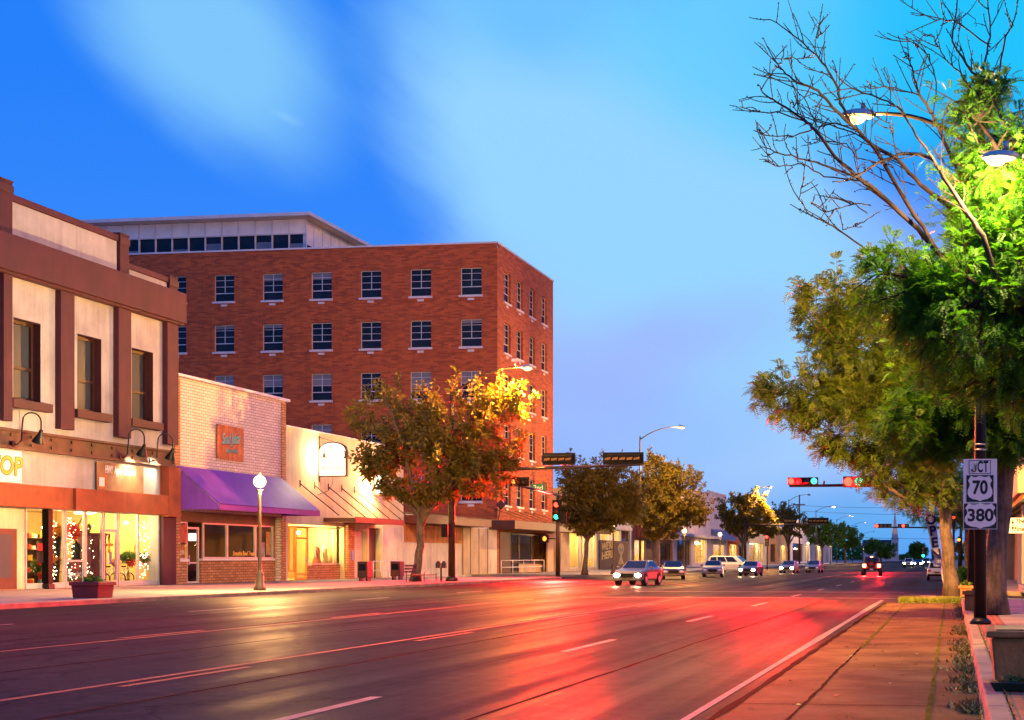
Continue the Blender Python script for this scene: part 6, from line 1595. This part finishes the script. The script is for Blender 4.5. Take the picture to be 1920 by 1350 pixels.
# feather flag
f_ = foot(1772, 1113, 0.12); bx, by = f_.x, f_.y; db = depth(bx, by)
t = empty('feather_flag', (bx, by, .12), 'tall white feather flag with dark lettering leaning over the right kerb', 'flag')
pp = [Vector((across(a, by), by, zat(bx, by, b))) for a, b in ((1772, 1113), (1767, 1080), (1762, 1040), (1757, 1000), (1752, 970), (1747, 958), (1741, 954), (1737, 958))]
m = MB(); m.tube(pp, [.022, .022, .02, .018, .015, .012, .01, .008], 8); m.build('pole', M['white'], t)
m = MB(); m.tube([pp[0] + Vector((0, 0, -.04)), pp[0] + Vector((0, 0, .3))], .035, 8); m.build('spike', M['steel'], t)
Lf = [(1736, 960), (1738, 985), (1743, 1010), (1747, 1035), (1750, 1062)]; Rt = [(1748, 958.5), (1754, 985), (1757, 1005), (1761, 1035), (1764, 1062)]
vs = []
for k, (a, b) in enumerate(zip(Lf, Rt)):
    for j in range(5):
        f = j / 4; px, py = a[0] * (1 - f) + b[0] * f, a[1] * (1 - f) + b[1] * f
        vs.append((across(px, by), by + .05 * math.sin(f * 5 + k), zat(bx, by, py)))
mm = pm('white_flag_cloth', (.60, .58, .58), .8, .2, 2)
if 0: mm, nt, N, L = newmat('printed_flag_cloth')
if 0: pz = coord(nt); mp = nd(nt, 'ShaderNodeMapping'); mp.inputs['Scale'].default_value = (2.2, 1, 3.2); L.new(pz, mp.inputs[0])
if 0: b1 = ramp(nt, noise(nt, mp.outputs[0], 1.7, 2), .5, .56); finish(nt, mixc(nt, b1, (.62, .60, .60, 1), (.03, .03, .09, 1)), .8)
m = MB(); m.add(vs, [(k * 5 + j, k * 5 + j + 1, (k + 1) * 5 + j + 1, (k + 1) * 5 + j) for k in range(4) for j in range(4)], True); m.build('cloth', mm, t)
navy = pm('navy_flag_print', (.02, .02, .07), .8, .2, bump=0)
for ch, px, py in zip('OPEN', (1745.5, 1749, 1752.5, 1755.5), (975, 996, 1018, 1040)):
    text(ch, .50, navy, t, (across(px, by), by - .075, zat(bx, by, py)), (1, 0, .12), (-.12, 0, 1), bold=.02)

# ------------------------------------------------------------------ left pavement furniture
XF = -30.5
def railing(px0, px1, X, label):
    y0, y1 = along(px0, X), along(px1, X)
    t = empty('railing', (X, (y0 + y1) / 2, SW), label, 'railing', 'white pipe railings on the left pavement')
    n = 4
    for k in range(n + 1):
        y = y0 + (y1 - y0) * k / n; m = MB(); m.tube([(X, y, SW), (X, y, 1.25)], .03, 8); m.build('post', M['white'], t)
    m = MB()
    for z in (.7, 1.25): m.tube([(X, y0, z), (X, y1, z)], .03, 8)
    m.build('rail', M['white'], t)
railing(700, 754, -34, 'white pipe railing between the news boxes')
railing(940, 1020, -35.2, 'white pipe railing before the brick block entrance')
for px, lab in ((684, 'dark metal news box left of the white railing'), (745, 'reddish news box right of the white railing')):
    X = -32.5; y = along(px, X); t = empty('news_box', (X, y, SW), lab, 'news box', 'news boxes on the left pavement')
    mt = M['canopy'] if px > 700 else M['darkwood']
    m = MB(); m.box(X - .3, X + .3, y - .35, y + .35, SW + .2, 1.25); m.build('cabinet', mt, t, .03)
    m = MB(); m.box(X - .2, X + .2, y - .36, y - .352, .75, 1.1); m.build('window', M['darkglass'], t)
    for a in (-1, 1):
        m = MB(); m.box(X + a * .2 - .04, X + a * .2 + .04, y - .25, y + .25, SW, SW + .198); m.build('foot', M['iron'], t)
X = -27.6; y = along(827, X); z = zat(X, y, 1053)
t = empty('parking_meter', (X, y, SW), 'twin-headed parking meter left of the signal mast', 'parking meter')
m = MB(); m.tube([(X, y, SW), (X, y, z - .35)], .05, 8); m.build('post', M['pole'], t)
for q in (-.16, .16):
    m = MB(); m.box(X + q - .12, X + q + .12, y - .1, y + .1, z - .35, z - .08); m.ball((X + q, y, z - .08), .12, 6, (1, .8, 1)); m.build('meter_head', M['iron'], t)
X = -28.5; y = along(790, X)
t = empty('bench', (X, y, SW), 'slatted bench under the near orange tree', 'bench')
for q in (-.5, .5):
    m = MB(); m.tube([(X + q, y - .9, SW), (X + q, y - .9, .62), (X + q, y - .6, .72)], .025, 6); m.build('leg', M['iron'], t); m = MB(); m.tube([(X + q, y + .9, SW), (X + q, y + .9, .62)], .025, 6); m.build('leg', M['iron'], t)
m = MB()
for k in range(5): m.box(X - .5 + k * .2, X - .34 + k * .2, y - .95, y + .95, .5, .54)
m.build('seat', M['darkwood'], t)
m = MB()
for k in range(3): m.box(X - .58, X - .54, y - .95, y + .95, .65 + k * .16, .76 + k * .16)
m.build('backrest', M['darkwood'], t)
# utility pole and wires across the street
p = at(1499, 1046, 300.0); px_, py_ = p.x, p.y; dq = depth(px_, py_)
t = empty('utility_pole', (px_, py_, 0), 'wooden utility pole rising behind the far signal heads', 'utility pole')
m = MB(); m.tube([(px_, py_, 0), (px_, py_, zat(px_, py_, 928))], [.22, .14], 8); m.build('pole', M['bark_dark'], t)
m = MB(); m.box(px_ - 1.2, px_ + 1.2, py_ - .08, py_ + .08, zat(px_, py_, 947), zat(px_, py_, 945)); m.build('crossarm', M['bark_dark'], t)
for (ya, yb, zz, lab) in ((947, 947, 0, 'highest wire crossing above the far street'), (957, 962, 0, 'sagging wire crossing below the highest one'), (1005, 1005, 1, 'low wire crossing before the church spire')):
    dd = 300.0
    a = at(1480 if zz == 0 else 1570, ya, dd); b = at(1900, yb, dd)
    pts = [a + (b - a) * f - Vector((0, 0, .6 * 4 * f * (1 - f))) for f in np.linspace(0, 1, 14)]
    m = MB(); m.tube(pts, .035, 5); o = m.build('overhead_wire', M['iron']); tag(o, lab, 'wire', 'wires across the far street')
    o['label'] = lab
# ------------------------------------------------------------------ vehicles
def vehicle(label, paint, kind, pos, rot, scale, lights=None, group='cars on the street', cat='car', power=0):
    """local frame: nose towards -Y, wheels on z = 0"""
    name = {'sedan': 'car', 'suv': 'suv', 'van': 'van'}[kind]
    t = empty(name, (0, 0, 0), label, cat, group)
    if kind == 'sedan':
        L, W, zb, zh, zr = 4.6, 1.8, .28, .98, 1.47
        prof = [(-2.2, .30), (-2.32, .48), (-2.27, .70), (-2.0, .83), (-1.0, .99), (1.5, 1.03), (2.2, 1.0), (2.32, .80), (2.28, .45), (2.2, .30)]
        cab = ((-1.2, 2.05), (-.15, 1.05))
    elif kind == 'suv':
        L, W, zb, zh, zr = 4.7, 1.88, .35, 1.05, 1.75
        prof = [(-2.25, .40), (-2.32, .6), (-2.28, .85), (-2.1, .96), (-1.05, 1.08), (2.25, 1.08), (2.32, .9), (2.32, .5), (2.25, .40)]
        cab = ((-1.1, 2.22), (-.4, 1.95))
    else:
        L, W, zb, zh, zr = 4.9, 1.95, .35, 1.05, 1.80
        prof = [(-2.4, .38), (-2.45, .6), (-2.38, .82), (-1.75, 1.06), (2.35, 1.08), (2.45, .9), (2.45, .5), (2.4, .38)]
        cab = ((-1.75, 2.38), (-.65, 2.1))
    hw = W / 2; wr = .34 if kind == 'sedan' else .38; wy = 1.42
    m = MB()
    # lower body with the waist drawn in a little towards the sills and the bonnet edge
    n = len(prof)
    def ring(f, zk): return [(f * hw * (1 - .05 * abs(z - .65)), y, z) for y, z in prof]
    secs = []
    for f in (-1, -.86, .86, 1):
        secs.append([(f * hw * (1 - .04 * (abs(y) / 2.3) ** 4), y * (1 - .03 * (abs(f) > .9)), z + (.03 if abs(f) < .9 and z > .7 else 0)) for y, z in prof])
    vs = [v for s in secs for v in s]
    fs = []
    for a in range(3):
        for i in range(n): fs.append((a * n + i, a * n + (i + 1) % n, (a + 1) * n + (i + 1) % n, (a + 1) * n + i))
    m.add(vs, fs); m.poly(secs[0]); m.poly(secs[3])
    (c0, c1), (r0, r1) = cab; zw = zh + .02; bw, rw = hw * .93, hw * .70
    m.hexa([(-bw, c0, zw - .1), (bw, c0, zw - .1), (bw, c1, zw - .1), (-bw, c1, zw - .1)], [(-rw, r0, zr), (rw, r0, zr), (rw, r1, zr), (-rw, r1, zr)])
    body = m.build('body', paint, t, .085)
    def on(f0, f1, side):      # lerp helper between belt and roof lines
        pass
    # glass: windscreen, rear screen, side windows a hair proud of the frame
    def P(x, y, z): return (x, y, z)
    def lerp(a, b, f): return tuple(a[i] + (b[i] - a[i]) * f for i in range(3))
    A, B_, C, D_ = (-bw, c0, zw - .1), (bw, c0, zw - .1), (bw, c1, zw - .1), (-bw, c1, zw - .1)
    a, b, c, d = (-rw, r0, zr), (rw, r0, zr), (rw, r1, zr), (-rw, r1, zr)
    def pane(p0, p1, q1, q0, ua, ub, va, vb, off, nm):
        g = lambda u, v: lerp(lerp(p0, p1, u), lerp(q0, q1, u), v)
        q = [g(ua, va), g(ub, va), g(ub, vb), g(ua, vb)]
        q = [tuple(Vector(v) + Vector(off)) for v in q]
        mm = MB(); mm.poly(q); return mm.build(nm, M['carglass'], t)
    pane(A, B_, b, a, .07, .93, .22, .92, (0, -.012, .008), 'windscreen'); pane(D_, C, c, d, .08, .92, .25, .9, (0, .012, .008), 'rear_screen')
    for s_, (p0, p1, q1, q0) in ((-1, (A, D_, d, a)), (1, (B_, C, c, b))):
        cuts = ((.16, .48), (.52, .86)) if kind == 'sedan' else ((.14, .42), (.45, .70), (.73, .93))
        for ua, ub in cuts: pane(p0, p1, q1, q0, ua, ub, .28, .88, (s_ * .012, 0, .006), 'side_window')
    for sx in (-1, 1):
        for y in (-wy, wy):
            mm = MB(); mm.disc((sx * (hw - .12), y, wr), (1, 0, 0), wr, .24, 20); w = mm.build('wheel', M['tire'], t)
            mm = MB(); mm.disc((sx * (hw + .005), y, wr), (1, 0, 0), wr * .62, .02, 14); mm.disc((sx * (hw + .012), y, wr), (1, 0, 0), wr * .2, .02, 10); mm.build('rim', M['steel'], w)
            mm = MB(); mm.disc((sx * (hw - .05), y, wr + .04), (1, 0, 0), wr * 1.14, .09, 20); mm.build('wheel_arch', M['black'], t)
        mm = MB(); mm.ball((sx * (hw + .1), c0 + .45, zh + .08), .1, 6, (1.1, .7, .8)); mm.build('mirror', paint, t)
        zl = .62 if kind == 'sedan' else .78
        yf = min(p[0] for p in prof); yr = max(p[0] for p in prof)
        mm = MB(); mm.ball((sx * hw * .70, yf + .04, zl), .14, 8, (1.35, .5, .75)); mm.build('headlight', M['head_lit'] if lights in ('front', 'both') else M['alu'], t)
        mm = MB(); mm.box(sx * hw * .72 - .16, sx * hw * .72 + .16, yr - .05, yr + .02, zl + .05, zl + .25); mm.build('tail_light', M['tail_lit'] if lights in ('rear', 'both') else M['redlet'], t, .02)
    mm = MB(); mm.box(-hw * .42, hw * .42, yf - .015, yf + .05, zl - .14, zl + .1); mm.build('grille', M['black'], t, .01)
    mm = MB(); mm.box(-hw * .92, hw * .92, yf - .06, yf + .1, zb + .03, zb + .2); mm.build('bumper', M['black'] if kind != 'sedan' else paint, t, .03)
    mm = MB(); mm.box(-hw * .92, hw * .92, yr - .1, yr + .06, zb + .05, zb + .26); mm.build('bumper', M['black'], t, .03)
    mm = MB(); mm.box(-.26, .26, yf - .07, yf - .061, zb + .08, zb + .2); mm.build('licence_plate', M['yellowpaint'], t)
    mm = MB(); mm.box(-.26, .26, yr + .003, yr + .022, zl - .1, zl + .05); mm.build('licence_plate', M['yellowpaint'], t)
    if power:
        for sx in (-1, 1): lamp('SPOT', 'headlight_beam', (sx * hw * .7, yf - .2, zl), power, (1, .82, .5), t, .08, 100, .8, (0, -1, -.13))
    t.location = pos; t.rotation_euler = (0, 0, rot); t.scale = (scale, scale, scale)
    return t
def car_mat(name, col, rough=.35): return pm(name, col, rough, .08, 3, 30, 0, 0, 0, .6, True)
paints = {'silver': car_mat('silver_car_paint', (.10, .09, .09)), 'dark': car_mat('dark_wine_car_paint', (.05, .012, .016)), 'grey': car_mat('grey_car_paint', (.12, .10, .13)), 'white': car_mat('white_car_paint', (.55, .52, .50)), 'red': car_mat('red_car_paint', (.25, .012, .012))}
def place(px, py, width_px, real_w=1.8):
    d = EYE * FPX / (py - CY); p = at(px, py, d); return (p.x, p.y, 0.008), width_px * d / FPX / real_w
pos, sc = place(1197, 1097.5, 57); vehicle('silver sedan coming towards us with blazing headlamps', paints['silver'], 'sedan', pos, R(-4), sc, 'front', power=420)
pos, sc = place(1262, 1086, 42); vehicle('dark wine sedan waiting behind the silver one', paints['dark'], 'sedan', pos, R(12), sc)
pos, sc = place(1337, 1082, 38); vehicle('grey sedan standing below the grey-blue awning', paints['grey'], 'sedan', pos, R(8), sc)
y = 128.0; xx = across(1372, y); kz = depth(xx, y) / FPX
vehicle('white van seen from the side behind the grey sedan', paints['white'], 'van', (xx, y, .008), R(78), .9, cat='van')
for px, py, wpx, lab, c, kind, pw in ((1408, 1080, 24, 'oncoming car with glaring headlamps under the yellow-lit tree', 'dark', 'sedan', 260), (1480, 1075, 21, 'second oncoming car with glaring headlamps farther off', 'grey', 'sedan', 260), (1527, 1074, 20, 'dark sedan behind the two glaring oncoming cars', 'grey', 'sedan', 0), (1704, 1064, 13, 'distant oncoming car with headlamps right of the church', 'white', 'suv', 300), (1722, 1062, 12, 'distant oncoming car nearer the feather flag', 'dark', 'sedan', 300), (1737, 1060, 10, 'farthest oncoming car close to the white parked suv', 'grey', 'suv', 300)):
    pos, sc = place(px, py, wpx); vehicle(lab, paints[c], kind, pos, R(-2), max(.8, min(sc, 1.1)), 'front' if pw else None, power=pw)
pos, sc = place(1757, 1088, 37, 1.88); vehicle('white suv parked by the right kerb seen from behind', paints['white'], 'suv', pos, R(180), sc, None, cat='suv')

def buggy():
    pos, sc = place(1635, 1079.5, 38.5, 2.0)
    t = empty('off_road_vehicle', (0, 0, 0), 'open off-road vehicle seen from behind with red lights ahead of the crosswalk', 'jeep', 'cars on the street')
    rm = paints['red']
    m = MB(); m.hexa([(-.78, -1.9, .62), (.78, -1.9, .62), (.78, 1.8, .62), (-.78, 1.8, .62)], [(-.80, -1.9, 1.1), (.80, -1.9, 1.1), (.80, 1.8, 1.15), (-.80, 1.8, 1.15)]); m.build('body', rm, t, .05)
    m = MB(); m.hexa([(-.74, -.6, 1.16), (.74, -.6, 1.16), (.74, 1.78, 1.16), (-.74, 1.78, 1.16)], [(-.62, -.3, 1.82), (.62, -.3, 1.82), (.62, 1.6, 1.82), (-.62, 1.6, 1.82)]); m.build('soft_top', M['darkwood'], t, .06)
    m = MB(); m.quad((-.52, 1.775, 1.28), (.52, 1.775, 1.28), (.46, 1.66, 1.72), (-.46, 1.66, 1.72)); m.build('rear_screen', M['carglass'], t)
    for sx in (-1, 1):
        for y in (-1.35, 1.3):
            m = MB(); m.disc((sx * .82, y, .44), (1, 0, 0), .44, .36, 20); w = m.build('wheel', M['tire'], t)
            m = MB(); m.disc((sx * 1.005, y, .44), (1, 0, 0), .24, .02, 12); m.build('rim', M['steel'], w)
            m = MB(); m.box(sx * .84 - .17, sx * .84 + .17, y - .5, y + .5, .93, .98); m.build('mudguard', M['black'], t, .02)
        m = MB(); m.box(sx * .70 - .16, sx * .70 + .16, 1.8, 1.86, .80, 1.12); m.build('tail_light', M['tail_lit'], t, .015)
    m = MB(); m.box(-.8, .8, 1.8, 1.95, .55, .68); m.build('bumper', M['black'], t, .03)
    m = MB(); m.disc((.05, 1.95, 1.12), (0, 1, 0), .38, .26, 20); w = m.build('spare_wheel', M['tire'], t)
    m = MB(); m.disc((.05, 2.085, 1.12), (0, 1, 0), .2, .02, 12); m.build('rim', M['red_tint'], w)
    m = MB(); m.box(-.15, .15, 1.952, 1.965, .57, .66); m.build('licence_plate', M['sign_white'], t)
    m = MB(); m.box(-.12, .12, 1.6, 1.66, 1.74, 1.82); m.build('brake_light', M['tail_lit'], t)
    for sx in (-1, 1): lamp('SPOT', 'tail_light_beam', (sx * .72, 2.05, .98), 6000, (1, .02, .02), t, .1, 150, .6, (0, 1, -.12))
    t.location = pos; t.rotation_euler = (0, 0, R(182)); t.scale = (sc, sc, sc * 1.02)
buggy()

# ------------------------------------------------------------------ sky, warm fill, camera
W = bpy.data.worlds.new('World'); S.world = W; W.use_nodes = True
nt = W.node_tree; nt.nodes.clear(); L = nt.links
tc = nt.nodes.new('ShaderNodeTexCoord')
sp = nd(nt, 'ShaderNodeSeparateXYZ'); L.new(tc.outputs['Generated'], sp.inputs[0])
den = math_(nt, 'MAXIMUM', math_(nt, 'ABSOLUTE', sp.outputs[1]), .12)
u = math_(nt, 'DIVIDE', sp.outputs[0], den); v = math_(nt, 'DIVIDE', sp.outputs[2], den)
cb = nd(nt, 'ShaderNodeCombineXYZ'); L.new(u, cb.inputs[0]); L.new(v, cb.inputs[1])
nz = nd(nt, 'ShaderNodeTexNoise', i_Scale=2.6, i_Detail=4, i_Roughness=.5); L.new(cb.outputs[0], nz.inputs['Vector'])
off = nd(nt, 'ShaderNodeVectorMath', operation='SUBTRACT'); L.new(nz.outputs['Color'], off.inputs[0]); off.inputs[1].default_value = (.5, .5, .5)
scl = nd(nt, 'ShaderNodeVectorMath', operation='SCALE'); scl.inputs['Scale'].default_value = .11; L.new(off.outputs[0], scl.inputs[0])
uvw = nd(nt, 'ShaderNodeVectorMath', operation='ADD'); L.new(cb.outputs[0], uvw.inputs[0]); L.new(scl.outputs[0], uvw.inputs[1])
def sky_uv(px, py):
    t_ = (px - CX) / FPX; Yd = t_ * s_ + c_
    return (t_ * c_ - s_) / Yd, (CY - py) / FPX / Yd
rt0 = nd(nt, 'ShaderNodeVectorRotate', rotation_type='Z_AXIS'); rt0.inputs['Angle'].default_value = R(38); L.new(cb.outputs[0], rt0.inputs[0])
st0 = nd(nt, 'ShaderNodeVectorMath', operation='MULTIPLY'); st0.inputs[1].default_value = (1.3, 6.5, 0); L.new(rt0.outputs[0], st0.inputs[0])
streak = math_(nt, 'MULTIPLY', math_(nt, 'SUBTRACT', noise(nt, st0.outputs[0], 1.6, 6, .6), .5), .42)
col = None
def cloud(px, py, rx, ry, ang, rgb, op=1.0, lo=1.0, hi=.25):
    """one bank of cloud or clear air in the sky: an ellipse of directions, soft at the edge"""
    global col
    a, b = sky_uv(px, py)
    sb = nd(nt, 'ShaderNodeVectorMath', operation='SUBTRACT'); L.new(uvw.outputs[0], sb.inputs[0]); sb.inputs[1].default_value = (a, b, 0)
    mp = nd(nt, 'ShaderNodeMapping', vector_type='POINT'); L.new(sb.outputs[0], mp.inputs[0])
    # rotate into the bank's own axes, then scale
    rt = nd(nt, 'ShaderNodeVectorRotate', rotation_type='Z_AXIS'); rt.inputs['Angle'].default_value = R(ang); L.new(sb.outputs[0], rt.inputs[0])
    nt.nodes.remove(mp)
    ms = nd(nt, 'ShaderNodeVectorMath', operation='MULTIPLY'); ms.inputs[1].default_value = (FPX / rx, FPX / ry, 0); L.new(rt.outputs[0], ms.inputs[0])
    ln = nd(nt, 'ShaderNodeVectorMath', operation='LENGTH'); L.new(ms.outputs[0], ln.inputs[0])
    r_ = nd(nt, 'ShaderNodeMapRange', interpolation_type='SMOOTHSTEP', i_1=hi, i_2=lo, i_3=op, i_4=0.0); L.new(math_(nt, 'ADD', ln.outputs['Value'], streak), r_.inputs[0])
    col = mixc(nt, r_.outputs[0], col, srgb(*rgb))
base_ramp = nd(nt, 'ShaderNodeMapRange', i_1=0.0, i_2=.38, i_3=0.0, i_4=1.0); L.new(v, base_ramp.inputs[0])
col = mixc(nt, base_ramp.outputs[0], srgb(60, 140, 252), srgb(22, 124, 248))
cloud(1400, 700, 900, 450, 0, (150, 184, 255), 1.0, 1.0, .4)
cloud(1480, 780, 330, 190, -35, (164, 206, 255), .85, 1.0, .1)
cloud(1180, 590, 380, 150, 20, (166, 192, 255), .75, 1.0, .0)
cloud(1560, 980, 330, 150, 0, (80, 170, 240), .8)
cloud(1180, 330, 760, 350, 40, (148, 211, 255), 1.0, 1.0, .5)
cloud(1020, 0, 420, 260, 0, (104, 190, 254), .9, 1.0, .2)
cloud(1270, 650, 360, 120, -20, (156, 176, 254), .7, 1.0, .0)
cloud(1330, 830, 300, 130, -25, (144, 192, 254), .7, 1.0, .1)
cloud(400, 70, 470, 230, 34, (124, 196, 250), 1.0, 1.0, .25)
cloud(690, 110, 90, 150, -25, (72, 150, 244), .6, 1.0, .0)
cloud(1430, 90, 420, 300, 0, (104, 204, 255), .95, 1.0, .3)
cloud(1840, 80, 520, 330, 0, (24, 196, 255), .95, 1.0, .15)
cloud(560, 215, 60, 12, 22, (160, 215, 255), .25, 1.0, .0)
nish = nd(nt, 'ShaderNodeTexSky', sky_type='NISHITA', sun_disc=False, sun_elevation=R(8), sun_rotation=R(130))
bg = nd(nt, 'ShaderNodeBackground', i_Strength=1.0); L.new(col, bg.inputs[0])
bg2 = nd(nt, 'ShaderNodeBackground', i_Strength=.006); L.new(nish.outputs[0], bg2.inputs[0])
ad = nd(nt, 'ShaderNodeAddShader'); L.new(bg.outputs[0], ad.inputs[0]); L.new(bg2.outputs[0], ad.inputs[1])
wo = nd(nt, 'ShaderNodeOutputWorld'); L.new(ad.outputs[0], wo.inputs[0])

sun = bpy.data.lights.new('dusk_warm_fill', 'SUN'); sun.energy = 1.2; sun.angle = R(12); sun.color = (1, .46, .16)  # added warm fill after sunset, aimed at the street-facing walls
so_ = bpy.data.objects.new('dusk_warm_fill', sun); COL.objects.link(so_)
so_.rotation_euler = Vector((-.93, .24, -.27)).to_track_quat('-Z', 'Y').to_euler()

cam = bpy.data.cameras.new('camera'); co = bpy.data.objects.new('camera', cam); COL.objects.link(co)
co.location = (0, 0, EYE); co.rotation_euler = (R(90), 0, YAW)
cam.sensor_width = 36; cam.lens = FPX / 1920 * 36
cam.shift_x = -(CX - 960) / 1920; cam.shift_y = (CY - 675) / 1920
cam.clip_start = .1; cam.clip_end = 6000
S.camera = co
S.view_settings.view_transform = 'Standard'; S.view_settings.look = 'None'; S.view_settings.exposure = 0; S.view_settings.gamma = 1
S.cycles.use_denoising = True
try: S.cycles.denoiser = 'OPENIMAGEDENOISE'
except Exception: pass
S.cycles.sample_clamp_indirect = 6; S.cycles.max_bounces = 6; S.cycles.transparent_max_bounces = 12
S.cycles.caustics_reflective = False; S.cycles.caustics_refractive = False
S.cycles.use_light_tree = True
